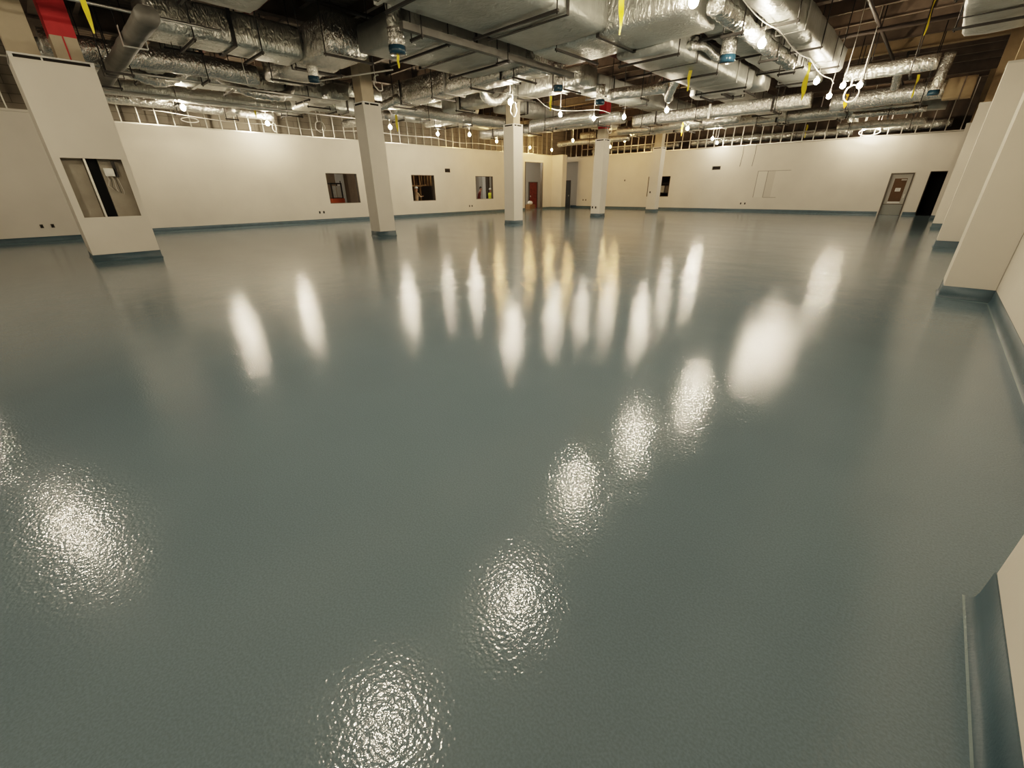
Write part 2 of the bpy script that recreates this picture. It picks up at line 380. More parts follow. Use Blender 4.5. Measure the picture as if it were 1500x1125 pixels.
# inside the opening of the wide column
sd = tag(box_obj('metal_stud', -15.66, -15.42, 1.185, 1.225, 0.4, 3.2, M['stud']), 'upright steel stud inside the opening of the wide column', 'stud')
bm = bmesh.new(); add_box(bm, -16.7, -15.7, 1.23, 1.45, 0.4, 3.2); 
tag(bm_obj('shade_block', bm, M['black']), 'black block for the shade between the posts inside the wide column', 'cavity')  # black block painted in place of the shade in the void
t = thing('junction_box', 'small steel junction box with loose wires inside the wide column opening', 'junction box', (-15.58, 1.6, 2.1))
bm = bmesh.new(); add_box(bm, -15.610, -15.53, 1.50, 1.72, 2.02, 2.2); bmesh.ops.bevel(bm, geom=bm.edges[:], offset=0.008, segments=1); bm_obj('box', bm, M['galv'], t)
bm = bmesh.new(); add_box(bm, -15.55, -15.53, 1.69, 1.76, 2.0, 2.36); bm_obj('bracket', bm, M['dark'], t)
for k in range(5):
    y = 1.52+0.045*k
    tube_obj('wire', [(-15.57, y, 2.03), (-15.55, y+0.02, 1.93), (-15.56, y-0.03+0.02*k, 1.80-0.03*k), (-15.54, y+0.03, 1.72-0.03*k)], 0.006, M['dark'] if k % 2 else M['cable'], t, 5)
column('slim boxed white column, second in the row, between two wall openings', -16.05, -15.38, 8.9, 9.58, 4.43, [(-15.98, -15.47, 8.96, 9.42, 4.2, None)])
column('slim boxed white column, third in the row, before the tall dark opening', -15.98, -15.33, 16.45, 17.1, 4.40, [(-15.9, -15.42, 16.55, 17.0, 4.2, None)])
column('slim boxed white column, fourth in the row, with red above its top', -15.98, -15.33, 24.35, 24.98, 4.30, [(-15.9, -15.42, 24.45, 24.9, 4.2, 4.82)])
column('slim boxed white column, fifth in the row, before the back wall opening', -15.95, -15.25, 31.78, 32.4, 4.26, [(-15.88, -15.35, 31.85, 32.3, 4.2, None)])

def pilaster(label, x0, y0, y1, ztop, top_only_short=False):
    t = thing('pilaster', label, 'pilaster', ((x0+XR)/2, (y0+y1)/2, 0), 'pilasters along the right wall', 'thing')
    x1 = XR-0.005
    bm = bmesh.new(); add_box(bm, x0, x1, y0, y1, 0, ztop); bmesh.ops.bevel(bm, geom=[e for e in bm.edges if abs(e.verts[0].co.z-e.verts[1].co.z) > 1], offset=0.012, segments=2)
    bm_obj('cladding', bm, M['column'], t)
    cove('cove_base', [(x1, y1), (x0, y1), (x0, y0), (x1, y0)], 1, t)
    bm = bmesh.new(); add_box(bm, x0-0.01, x1, y0-0.01, y1+0.01, ztop, ztop+0.05); bm_obj('top_track', bm, M['stud'], t)
    bm = bmesh.new(); add_box(bm, x0+0.10, x1, y0+0.06, y1-0.06, ztop+0.05, 6.395); bm_obj('post', bm, M['beam_tan'], t)
pilaster('nearest white pilaster on the right wall, low corner at the frame edge', 0.60, 1.15, 2.18, 4.3)
pilaster('white pilaster with its full face and grey cove base showing on the right wall', 0.45, 9.30, 10.0, 4.3)
pilaster('white pilaster behind the full faced one along the right wall', 0.31, 17.18, 17.9, 4.24)
pilaster('narrow sliver of white pilaster third back along the right wall', 0.13, 25.12, 25.8, 4.30)
pilaster('farthest white pilaster next to the black doorway', -0.01, 31.9, 32.5, 4.24)

# ------------------------------------------------------------------ overhead steel
for k, y in enumerate((1.8, 9.6, 17.5, 25.4, 32.2)):
    o = box_obj('ceiling_beam', -26.7, XR, y-0.14, y+0.14, 6.42, 6.45, M['beam_tan' if k == 3 else 'beam'])
    bm = bmesh.new(); add_box(bm, -26.7, XR, y-0.14, y+0.14, 6.40, 6.43); add_box(bm, -26.7, XR, y-0.015, y+0.015, 6.43, 6.97); add_box(bm, -26.7, XR, y-0.14, y+0.14, 6.97, 6.995)
    old = o.data; bm.to_mesh(old); bm.free(); struct(o)
for x in (-21.0, -15.7, -8.0):
    bm = bmesh.new(); add_box(bm, x-0.13, x+0.13, YF, 36.8, 6.30, 6.33); add_box(bm, x-0.012, x+0.012, YF, 36.8, 6.33, 6.97); add_box(bm, x-0.13, x+0.13, YF, 36.8, 6.965, 6.99)
    struct(bm_obj('ceiling_girder', bm, M['beam']))
y = -5.0
while y < 36:
    if min(abs(y-b) for b in (1.8, 9.6, 17.5, 25.4, 32.2)) > 0.5:
        bm = bmesh.new(); add_box(bm, -26.7, XR, y-0.06, y+0.06, 6.62, 6.635); add_box(bm, -26.7, XR, y-0.008, y+0.008, 6.635, 6.99)
        struct(bm_obj('ceiling_joist', bm, M['beam']))
    y += 1.55

# studs of the unfinished wall tops
def stud_mesh(h, axis):
    bm = bmesh.new()
    if axis == 'x': add_box(bm, -0.09, 0, -0.02, -0.016, 0, h); add_box(bm, -0.004, 0, -0.02, 0.02, 0, h); add_box(bm, -0.09, -0.086, -0.02, 0.02, 0, h)
    else: add_box(bm, -0.02, -0.016, 0, 0.09, 0, h); add_box(bm, -0.02, 0.02, 0, 0.004, 0, h); add_box(bm, -0.02, 0.02, 0.086, 0.09, 0, h)
    me = bpy.data.meshes.new('metal_stud'); bm.to_mesh(me); bm.free(); me.materials.append(M['stud']); return me
msx, msy = stud_mesh(ZD-4.34, 'x'), stud_mesh(ZD-4.30, 'y')
def put_stud(me, loc, label, group):
    o = bpy.data.objects.new('metal_stud', me); C.objects.link(o); o.location = loc; o.rotation_euler = (0, 0, 0); tag(o, label, 'stud', group)
y = 2.4
while y < 32.3:
    put_stud(msx, (XL-0.03, y, 4.335), 'bare steel stud standing on top of the left wall', 'studs above the left wall'); y += 0.61
y = -2.0
while y < 1.9:
    put_stud(msx, (XLB-0.04, y, 4.305), 'bare steel stud on the wall top left of the wide column', 'studs above the left front wall'); y += 0.61
x = -26.4
while x < 0.9:
    put_stud(msy, (x, YB+0.03, 4.295), 'bare steel stud standing on top of the back wall', 'studs above the back wall'); x += 0.61

# ------------------------------------------------------------------ ducts
def rect_duct(label, axis, a0, a1, l0, l1, z, h, m='wrap', amp=0.012, name='rectangular_duct', group='foil wrapped ducts under the deck'):
    """a: lateral range, l: range along its axis"""
    bm = bmesh.new(); r = 0.07
    w = a1-a0
    # perimeter points with rounded corners and a sagging belly
    per = []
    nw, nh = max(3, int(w/0.22)), max(3, int(h/0.22))
    def seg(p, q, n): return [(p[0]+(q[0]-p[0])*i/n, p[1]+(q[1]-p[1])*i/n) for i in range(n)]
    c = [(r, 0), (w-r, 0), (w, r), (w, h-r), (w-r, h), (r, h), (0, h-r), (0, r)]
    for i in range(8):
        n = [nw, 2, nh, 2, nw, 2, nh, 2][i]; per += seg(c[i], c[(i+1) % 8], n)
    n = len(per); L = l1-l0; nl = max(4, int(L/0.22)); sd = Vector((random.random()*50, random.random()*50, 0)); rings = []
    for i in range(nl+1):
        l = l0+L*i/nl; ring = []
        pinch = 0.018*math.exp(-((((l-l0) % 1.2)-0.6)/0.06)**2)
        for (a, zz) in per:
            d = noise.noise(Vector((a*1.7, zz*2.1, l*1.9))+sd)*amp*1.6 + noise.noise(Vector((a*5, zz*5, l*5))+sd)*amp*0.8 - pinch
            ca, cz = (a-w/2), (zz-h/2); k = 1/max(1e-6, math.hypot(ca, cz))
            na, nz = (ca*k, cz*k) if (abs(ca) > w/2-r*1.2 and abs(cz) > h/2-r*1.2) else ((math.copysign(1, ca), 0) if abs(abs(ca)-w/2) < 1e-6 else (0, math.copysign(1, cz)))
            aa, z2 = a0+a+na*d, z+zz+nz*d
            if zz < h*0.3: z2 -= 0.025*math.sin(math.pi*min(1, max(0, a/w)))
            ring.append(bm.verts.new((aa, l, z2) if axis == 'y' else (l, aa, z2)))
        rings.append(ring)
    for i in range(nl):
        for k in range(n):
            bm.faces.new((rings[i][k], rings[i][(k+1) % n], rings[i+1][(k+1) % n], rings[i+1][k]))
    bm.faces.new(rings[0]); bm.faces.new(rings[-1])
    bmesh.ops.recalc_face_normals(bm, faces=bm.faces)
    o = bm_obj(name, bm, M[m], None, True)
    nb = min(5, max(1, int(L/2.4)))
    for j in range(nb):
        l = l0+L*(j+0.5)/nb; e = 0.03; b2 = bmesh.new()
        for (p0, p1, q0, q1) in ((a0-e, a1+e, z-0.05, z-0.042), (a0-e, a0-e+0.008, z-0.042, z+h+0.03), (a1+e-0.008, a1+e, z-0.042, z+h+0.03)):
            if axis == 'y': add_box(b2, p0, p1, l-0.045, l+0.045, q0, q1)
            else: add_box(b2, l-0.045, l+0.045, p0, p1, q0, q1)
        bm_obj('tape_band', b2, M['galv'] if j % 2 else M['dark'], o)
    return tag(o, label, 'duct', group)
def round_duct(label, axis, a, l0, l1, zc, r, m='foil_fine', amp=0.02, name='round_duct', group='round foil ducts under the deck', ribs=False):
    bm = bmesh.new(); n = 18; L = l1-l0; nl = max(6, int(L/(0.05 if ribs else 0.15))); sd = Vector((random.random()*50, random.random()*50, 3)); rings = []
    for i in range(nl+1):
        l = l0+L*i/nl; ring = []
        for k in range(n):
            t = 2*math.pi*k/n
            rr = r + noise.noise(Vector((math.cos(t)*1.5, math.sin(t)*1.5, l*3))+sd)*amp + noise.noise(Vector((math.cos(t)*4, math.sin(t)*4, l*7))+sd)*amp*0.6
            if ribs: rr += 0.02*math.sin(l*2*math.pi/0.2)
            wob = noise.noise(Vector((l*0.4, 7, 1))+sd)*0.06
            p, q = a+rr*math.cos(t), zc+rr*math.sin(t)+wob
            ring.append(bm.verts.new((p, l, q) if axis == 'y' else (l, p, q)))
        rings.append(ring)
    for i in range(nl):
        for k in range(n): bm.faces.new((rings[i][k], rings[i][(k+1) % n], rings[i+1][(k+1) % n], rings[i+1][k]))
    bm.faces.new(rings[0]); bm.faces.new(rings[-1]); bmesh.ops.recalc_face_normals(bm, faces=bm.faces)
    return tag(bm_obj(name, bm, M[m], None, True), label, 'duct', group)
HN = [0]
ORD = ['nearest', 'second', 'third', 'fourth', 'fifth', 'sixth', 'seventh', 'eighth', 'ninth']
def hangers(short, axis, a0, a1, ls, z, mb='dark'):
    for i, l in enumerate(ls):
        la = '%s dark strut hanger under the %s' % (ORD[i], short) if len(ls) > 1 else 'dark strut hanger with rods under the %s' % short
        ex = 0.12
        loc = ((a0+a1)/2, l, z) if axis == 'y' else (l, (a0+a1)/2, z)
        t = thing('trapeze_hanger', la, 'hanger', loc, 'strut hangers under the ducts')
        bm = bmesh.new()
        if axis == 'y': add_box(bm, a0-ex, a1+ex, l-0.03, l+0.03, z-0.11, z-0.06)
        else: add_box(bm, l-0.03, l+0.03, a0-ex, a1+ex, z-0.11, z-0.06)
        bm_obj('strut_bar', bm, M[mb], t)
        for a in (a0-ex+0.04, a1+ex-0.04):
            p = (a, l) if axis == 'y' else (l, a)
            tube_obj('threaded_rod', [(p[0], p[1], z-0.14), (p[0], p[1], ZD)], 0.015, M['dark'], t, 6)

RD = [
 # label, axis, a0, a1, l0, l1, z, h, mat, short, hanger positions
 ('broad grey wrapped duct running away overhead left of the hanging yellow tape at top centre', 'y', -9.2, -6.85, -5, 10.6, 5.0, 0.9, 'wrap', 'broad duct overhead at top centre', [6.2, 8.6]),
 ('cross duct with brightly lit crinkled front behind the top centre work light', 'x', 10.65, 12.4, -9.2, -5.0, 4.97, 0.85, 'foil', 'lit cross duct at top centre', [-8.3]),
 ('low flat grey duct beside the shiny blue capped drop, behind the lit cross duct', 'y', -7.65, -6.1, 12.45, 19.3, 4.86, 0.6, 'wrap', 'low flat duct behind the lit duct', [12.8, 15.6, 18.4]),
 ('flat grey duct running away just left of the ribbed silver hose', 'y', -5.75, -4.55, 12.45, 22.5, 5.25, 0.6, 'wrap', 'flat duct left of the ribbed hose', [13.6, 16.2, 18.8, 21.4]),
 ('flat grey duct right of the ribbed silver hose, with dark bare deck beside it', 'y', -4.2, -3.6, 1, 20.2, 5.15, 0.65, 'wrap', 'duct right of the ribbed hose', [10.6, 13.4, 16.2, 19.0]),
 ('dark grey high duct between the two broad ducts at the top centre edge', 'y', -6.6, -4.9, -5, 10.4, 5.75, 0.6, 'wrap', 'high duct at top centre edge', [9.2]),
 ('grey green wrapped duct running away above the pilasters at the upper right', 'y', -0.75, 0.38, -3, 17.3, 4.97, 0.6, 'wrap', 'duct above the right pilasters', [11.2, 13.6, 16.0]),
 ('plain pale sheet metal cross duct with black straps behind the low flat duct', 'x', 19.6, 20.7, -8.5, -5.9, 4.95, 0.7, 'galv', 'plain cross duct with black straps', [-8.0, -7.2, -6.4]),
 ('foil wrapped cross duct at upper left with a sparkling crinkled front', 'x', 6.6, 7.8, -17.4, -12.8, 4.97, 0.85, 'foil_fine', 'sparkling cross duct at upper left', [-16.6, -14.7, -12.8]),
 ('foil duct with a torn flank at upper left, ending at the sparkling cross duct', 'y', -15.3, -14.1, 3.1, 6.5, 5.02, 0.7, 'foil', 'torn foil duct at upper left', [3.9, 5.4]),
 ('dull round bellied duct at the top edge near the sparkling cross duct end', 'y', -12.5, -10.7, -4, 4.7, 5.25, 0.7, 'wrap', 'round bellied duct at the top edge', [3.4]),
 ('wide flat grey duct beyond the second column top, with a blue capped drop', 'y', -12.6, -10.1, 7.4, 11.4, 5.0, 0.6, 'wrap', 'wide flat duct beyond the second column', [8.4, 10.6]),
 ('long crinkled foil cross duct passing behind the second column toward the centre', 'x', 11.7, 12.6, -18.6, -10.0, 4.88, 0.75, 'foil_fine', 'long foil cross duct behind the second column', [-17.6, -15.0, -12.8, -10.8]),
 ('foil cross duct above and before the third column top', 'x', 15.4, 16.3, -19.2, -10.8, 5.15, 0.6, 'foil', 'foil cross duct near the third column', [-18.0, -14.0, -11.6]),
 ('slim bare galvanized cross duct at the far upper left, above the wide column', 'x', 2.35, 2.7, -18.4, -11.4, 4.42, 0.26, 'dull', 'slim galvanized duct at the far upper left', [-17.9, -15.8]),
 ('dark foil duct running along the left wall behind the wide column', 'y', -20.4, -19.3, 1, 9.4, 5.0, 0.55, 'foil', 'dark foil duct behind the wide column', [3.6, 6.2, 8.8]),
 ('grey wrapped duct running along the left wall top beyond the second column', 'y', -24.5, -23.5, 11, 28, 5.35, 0.6, 'wrap', 'grey duct along the left wall', [12, 16, 20, 24]),
 ('foil duct running away left of the third and fourth column tops', 'y', -18.2, -17.0, 18.0, 28.6, 5.25, 0.6, 'foil', 'foil duct left of the far columns', [19, 22.5, 26]),
 ('far cross duct in front of the orange lit corner studs', 'x', 21.6, 22.6, -23.2, -13.0, 4.70, 0.44, 'foil_fine', 'far cross duct before the orange corner', [-22, -18.8, -14]),
 ('far foil cross duct running along the back wall above the wall patches', 'x', 30.6, 31.5, -21.5, -6.5, 5.0, 0.55, 'foil_fine', 'far foil duct along the back wall', [-20, -16.6, -13, -9]),
 ('far grey cross duct over the back wall near the door', 'x', 32.6, 33.4, -9.5, -1.0, 5.1, 0.6, 'wrap', 'far grey duct near the back door', [-8.4, -5.4, -2.2]),
 ('grey duct running away right of the fourth column toward the back wall', 'y', -12.6, -11.5, 17.4, 27.5, 5.3, 0.6, 'wrap', 'grey duct right of the fourth column', [18.4, 21.6, 25]),
 ('grey duct running to the back wall behind the plain cross duct', 'y', -8.6, -7.4, 21.0, 30.4, 5.2, 0.55, 'foil', 'grey duct behind the plain cross duct', [22, 25, 28.6]),
 ('mid air foil cross duct linking toward the fifth column top', 'x', 23.2, 23.9, -13.0, -5.0, 4.62, 0.5, 'foil_fine', 'foil cross duct before the fifth column', [-12.4, -9.6, -6.2]),
 ('dull cross duct high above the left wall start, beside the slim galvanized duct', 'x', 4.4, 5.2, -21.2, -17.6, 5.75, 0.5, 'wrap', 'dull cross duct high at left', [-18.6]),
 ('grey foil cross duct ending at the left wall beyond the first hanging yellow tape', 'x', 9.6, 10.4, -25.0, -19.0, 5.05, 0.5, 'foil', 'grey foil duct ending at the left wall', [-24, -21]),
]
for (lab, ax, a0, a1, l0, l1, z, h, m, short, hs) in RD:
    rect_duct(lab, ax, a0, a1, l0, l1, z, h, m)
    hangers(short, ax, a0, a1, hs, z)
round_duct('ribbed silver flexible hose lit by the work lights at upper right of centre', 'y', -4.42, 10.8, 17.2, 4.98, 0.17, 'foil_fine', 0.025, 'flexible_duct', None, True)
hangers('ribbed silver flexible hose', 'y', -4.55, -4.3, [12.0, 14.9, 16.9], 4.80)
RO = [
 ('round foil duct crossing bare deck at the upper right below the tan beam', 'x', 21.0, -3.6, -1.2, 5.15, 0.22, 'foil_fine', [-3.0, -1.8]),
 ('thick round foil duct over the back right door, with a tan end', 'x', 24.4, -4.4, -0.95, 4.78, 0.30, 'foil_fine', [-3.8, -1.5]),
 ('thin round foil pipe just below the thick one over the back right door', 'x', 26.8, -3.9, -1.4, 4.52, 0.12, 'foil_fine', [-2.6]),
 ('round foil duct near the back wall under the wall lights', 'x', 33.9, -5.5, -1.6, 4.72, 0.2, 'foil_fine', [-4.9, -2.2]),
 ('sagging round foil duct left of the second column, above the left wall', 'y', -17.3, 1.4, 6.3, 5.05, 0.28, 'foil_fine', [2.6, 4.8]),
 ('round foil duct close to the left wall top before the eye shaped shadow', 'y', -22.4, 2.6, 9.3, 5.05, 0.25, 'foil', [5.0, 9.0]),
 ('long round silver duct running away between the second and third columns', 'y', -19.6, 12.9, 21.2, 5.12, 0.28, 'foil_fine', [14.6, 17.4, 20]),
 ('bright white lit round duct above the left wall between columns two and three', 'x', 17.4, -23.2, -20.6, 5.2, 0.26, 'foil_fine', [-22]),
 ('orange lit thin foil duct over the far left corner', 'x', 29.4, -22.6, -16.6, 4.78, 0.2, 'foil_fine', [-19.6]),
 ('round foil duct along the back wall left of the fifth column', 'x', 27.6, -16.4, -9.0, 5.0, 0.25, 'foil_fine', [-14, -11]),
 ('silver round duct at far right centre above the wall patches', 'x', 28.9, -7.1, -2.0, 5.0, 0.26, 'foil_fine', [-7, -4.4]),
 ('round foil duct tight against the left studs right of the wide column', 'y', -24.6, 2.8, 9.3, 4.98, 0.2, 'foil_fine', [5.4]),
 ('short foil branch stretching from the left studs behind the flat cable loop', 'x', 7.2, -24.25, -22.8, 4.78, 0.14, 'foil_fine', [-23.6]),
 ('short bright foil branch left of the second column top', 'x', 12.9, -24.4, -20.2, 4.90, 0.2, 'foil_fine', [-22.6]),
 ('dull round duct high beside the left girder', 'y', -21.7, 2.0, 20.0, 5.97, 0.28, 'foil', [5.8, 11, 15]),
 ('silver foil duct behind the studs above the wall patches', 'x', 36.25, -15.0, -5.0, 4.72, 0.24, 'foil_fine', [-12, -8]),
 ('orange lit foil duct behind the studs left of the fifth column', 'x', 36.3, -24.0, -16.0, 4.72, 0.22, 'foil_fine', [-20]),
 ('silver foil duct behind the studs above the back right door', 'x', 36.2, -4.4, -0.6, 4.72, 0.24, 'foil_fine', [-2.2]),
 ('foil duct crossing high before the fourth column', 'x', 20.4, -17.6, -13.6, 4.85, 0.26, 'foil_fine', [-16.4]),
 ('small round foil branch beyond the blue capped drop at centre', 'x', 17.6, -11.0, -8.6, 5.05, 0.2, 'foil_fine', [-9.4]),
]
ROS = ['foil duct crossing bare deck', 'thick round duct by the back right door', 'thin foil pipe by the back right door', 'foil duct under the back wall lights',
       'sagging foil duct behind the wide column', 'round duct along the left wall top', 'long silver duct past the second column', 'white lit duct past the second column',
       'orange lit duct at the far corner', 'back wall duct left of the fifth column', 'silver duct above the wall patch', 'round duct tight against the left studs', 'branch behind the flat cable loop',
       'bright branch left of the second column', 'high round duct beside the left girder', 'duct behind the studs above the patch', 'orange duct behind the studs', 'duct behind the studs above the door',
       'high duct before the fourth column', 'small branch at the centre drop']
for i, (lab, ax, a, l0, l1, z, r, m, hs) in enumerate(RO):
    round_duct(lab, ax, a, l0, l1, z, r, m)
    hangers(ROS[i], ax, a-r, a+r, hs, z-r-0.02)
t = thing('hanging_duct_end', 'tan insulated end box closing the thick round duct at right', 'duct end', (-0.6, 24.4, 4.45))
bm = bmesh.new(); add_box(bm, -0.94, -0.18, 24.08, 24.72, 4.47, 5.1); bmesh.ops.bevel(bm, geom=bm.edges[:], offset=0.06, segments=3); bm_obj('box', bm, M['beam_tan'], t, True)
bm = bmesh.new(); add_box(bm, -0.5, -0.46, 24.06, 24.74, 4.45, 5.12); bm_obj('band', bm, M['beam'], t)

def drop(label, x, y, ztop, zbot, r, tilt=0.0, m='foil_fine'):
    t = thing('hanging_duct_drop', label, 'duct drop', (x, y, zbot), 'blue capped duct drops')
    n = 9; pts = [(x+tilt*k/n, y, zbot+(ztop-zbot)*k/n) for k in range(n+1)]
    bm = bmesh.new(); add_tube(bm, pts, [r*(1+0.05*math.sin(k*2.2)) for k in range(n+1)], 18); bm_obj('sleeve', bm, M[m], t, True)
    bm = bmesh.new(); add_tube(bm, [(x, y, zbot-0.10), (x, y, zbot-0.085), (x, y, zbot+0.06)], [r*0.9, r*1.04, r*1.06], 18); bm_obj('film_cap', bm, M['bluefilm'], t, True)
drop('stubby grey duct drop with a dark blue cap right of the second column top', -10.4, 7.12, 5.05, 4.66, 0.19)
drop('shiny short duct drop with a bright blue cap under the flat duct at centre right', -5.15, 13.9, 5.19, 4.72, 0.19)
drop('small duct drop with a dark blue cap in the centre above the fourth column', -10.6, 16.3, 5.2, 4.66, 0.17)
drop('duct drop with a pale blue glinting cap left of the second column', -14.4, 6.85, 4.93, 4.62, 0.15)
drop('long pale duct drop with a dark cap under the central deck opening', -10.1, 13.0, 5.25, 4.62, 0.15)
drop('long foil duct drop with a blue cap under the duct above the right pilasters', -1.2, 23.4, 5.75, 4.62, 0.16, 0.1)

def flex(label, pts, r, m='foil_fine'):
    P = [Vector(p) for p in pts]; out = []
    for i in range(len(P)-1):
        p0, p1, p2, p3 = P[max(i-1, 0)], P[i], P[i+1], P[min(i+2, len(P)-1)]
        n = max(4, int((p2-p1).length/0.07))
        for k in range(n):
            q = k/n; out.append(0.5*((2*p1)+(p2-p0)*q+(2*p0-5*p1+4*p2-p3)*q*q+(3*p1-p0-3*p2+p3)*q**3))
    out.append(P[-1])
    bm = bmesh.new(); add_tube(bm, out, [r*(1+0.09*math.sin(i*1.9)+0.05*noise.noise(Vector((i*0.7, r*9, pts[0][0])))) for i in range(len(out))], 14)
    return tag(bm_obj('hanging_flexible_duct', bm, M[m], None, True), label, 'duct', 'sagging flexible ducts')
flex('flexible foil hose bending down into the stubby drop right of the second column', [(-9.35, 6.4, 5.55), (-9.9, 6.8, 5.7), (-10.35, 7.08, 5.5), (-10.4, 7.12, 5.05)], 0.17, 'foil')
flex('sagging foil hose right of the wide column top', [(-19.0, 2.2, 5.6), (-18.4, 2.9, 5.0), (-18.5, 3.8, 4.75), (-18.9, 4.6, 5.1), (-19.0, 5.2, 5.6)], 0.16)
flex('crumpled foil hose under the dark foil duct at left', [(-18.9, 5.6, 5.2), (-18.2, 6.2, 4.75), (-18.1, 7.2, 4.7), (-18.8, 7.9, 5.0), (-19.2, 8.3, 5.6)], 0.15)
flex('sagging foil hose in front of the left studs near the flat cable loop', [(-23.7, 3.4, 5.5), (-23.5, 4.1, 4.85), (-23.3, 4.8, 4.95), (-23.2, 5.7, 5.5)], 0.12)
flex('curved foil hose left of the second column cladding top', [(-19.0, 10.6, 5.6), (-18.4, 10.9, 5.0), (-17.6, 11.0, 4.75), (-16.9, 11.4, 5.0)], 0.15)
flex('curved foil hose over the third column between two cross ducts', [(-13.8, 13.0, 5.5), (-14.2, 13.6, 4.95), (-14.3, 14.4, 4.9), (-14.2, 15.2, 5.5)], 0.15)
flex('crinkled hose beside the flat duct above the shiny drop', [(-6.0, 13.4, 5.05), (-5.92, 14.2, 5.15), (-5.95, 15.4, 5.1), (-5.92, 16.6, 5.6)], 0.10)
flex('foil hose dipping below the plain cross duct with straps', [(-9.6, 19.2, 5.6), (-9.1, 19.0, 4.95), (-8.8, 18.4, 4.9), (-8.3, 18.0, 5.5)], 0.15)
flex('foil hose linking the two round ducts at the far right', [(-2.4, 21.4, 5.2), (-2.3, 22.2, 5.35), (-2.35, 23.2, 5.2), (-2.4, 23.9, 5.0)], 0.13)
flex('foil hose hooking over the studs behind the wall lights', [(-5.2, 34.2, 5.6), (-5.0, 34.6, 4.9), (-4.8, 34.9, 4.75), (-4.9, 34.9, 5.5)], 0.12)
# narrow rails and pipes under the deck
def pipe(label, pts, r, m, name='pipe', cat='pipe', n=8):
    bm = bmesh.new(); add_tube(bm, pts, r, n); return tag(bm_obj(name, bm, M[m], None, True), label, cat, 'pipes and conduits under the deck')
o = box_obj('support_rail', -9.78, -9.62, 6.8, 13.2, 4.84, 4.98, M['dull']); tag(o, 'long grey support rail crossing below the ducts from top centre', 'rail')
hangers('long grey support rail', 'y', -9.82, -9.58, [7.2, 10.0], 4.84)
pipe('pale conduit crossing in front of the red post top at upper left', [(-13.6, -1.0, 5.1), (-13.6, 4.4, 5.1)], 0.03, 'conduit', 'hanging_conduit', 'conduit')
pipe('long pale conduit along the left side above the sparkling cross duct', [(-17.72, 0.4, 4.72), (-17.72, 9.3, 4.72)], 0.03, 'conduit', 'hanging_conduit', 'conduit')
pipe('galvanized conduit low over the left wall beyond the wide column', [(-21.2, 1.5, 4.75), (-21.2, 12.2, 4.75)], 0.035, 'conduit', 'hanging_conduit', 'conduit')
pipe('black fire pipe running away high over the left part', [(-13.4, -4, 6.15), (-13.4, 34, 6.15)], 0.06, 'pipe')
pipe('brown red fire pipe running away through the central deck opening', [(-9.5, 8, 5.75), (-9.5, 34, 5.75)], 0.07, 'redpipe')
pipe('black fire pipe running away beside bare deck at the upper right', [(-2.9, 3, 6.2), (-2.9, 34, 6.2)], 0.05, 'pipe')
pipe('brown cross pipe at the upper left behind the slim galvanized duct', [(-20.9, 5.9, 6.22), (-11, 5.9, 6.22)], 0.07, 'redpipe')
pipe('dark cross pipe through the middle opening', [(-20.9, 14.0, 6.1), (-3, 14.0, 6.1)], 0.06, 'pipe')
pipe('dark cross pipe in the distance before the far ducts', [(-24, 20.2, 6.1), (-1, 20.2, 6.1)], 0.06, 'pipe')
pipe('thin bright conduit along the back wall under the far ducts', [(-23, 33.2, 4.62), (-6.5, 33.2, 4.62)], 0.03, 'conduit', 'hanging_conduit', 'conduit')
pipe('thin bright conduit crossing right of the third column', [(-14.6, 19.5, 4.66), (-11.6, 19.5, 4.66)], 0.03, 'conduit', 'hanging_conduit', 'conduit')
pipe('thin bright conduit just under the thick round duct at the right', [(-4.2, 25.4, 4.55), (-1.6, 25.4, 4.55)], 0.03, 'conduit', 'hanging_conduit', 'conduit')
pipe('white conduit crossing the front of the second column post', [(-16.4, 7.9, 5.0), (-13.2, 8.8, 4.95)], 0.022, 'cable', 'hanging_conduit', 'conduit')
o = box_obj('strip_light', -1.86, -1.80, 18.2, 19.3, 6.5, 6.55, mat('lit_tube', (0.9, 0.9, 0.85), emit=(1, 0.95, 0.85), estr=2.0)); tag(o, 'slim pale strip on the bare deck at upper right', 'strip light')
tube_obj('hanger_wire', [(-1.83, 18.7, 6.55), (-1.83, 18.7, 7.0)], 0.01, M['dark'], None); bpy.context.scene.collection.objects['hanger_wire'].parent = o
bpy.context.scene.collection.objects['hanger_wire'].matrix_parent_inverse = Matrix.Identity(4)

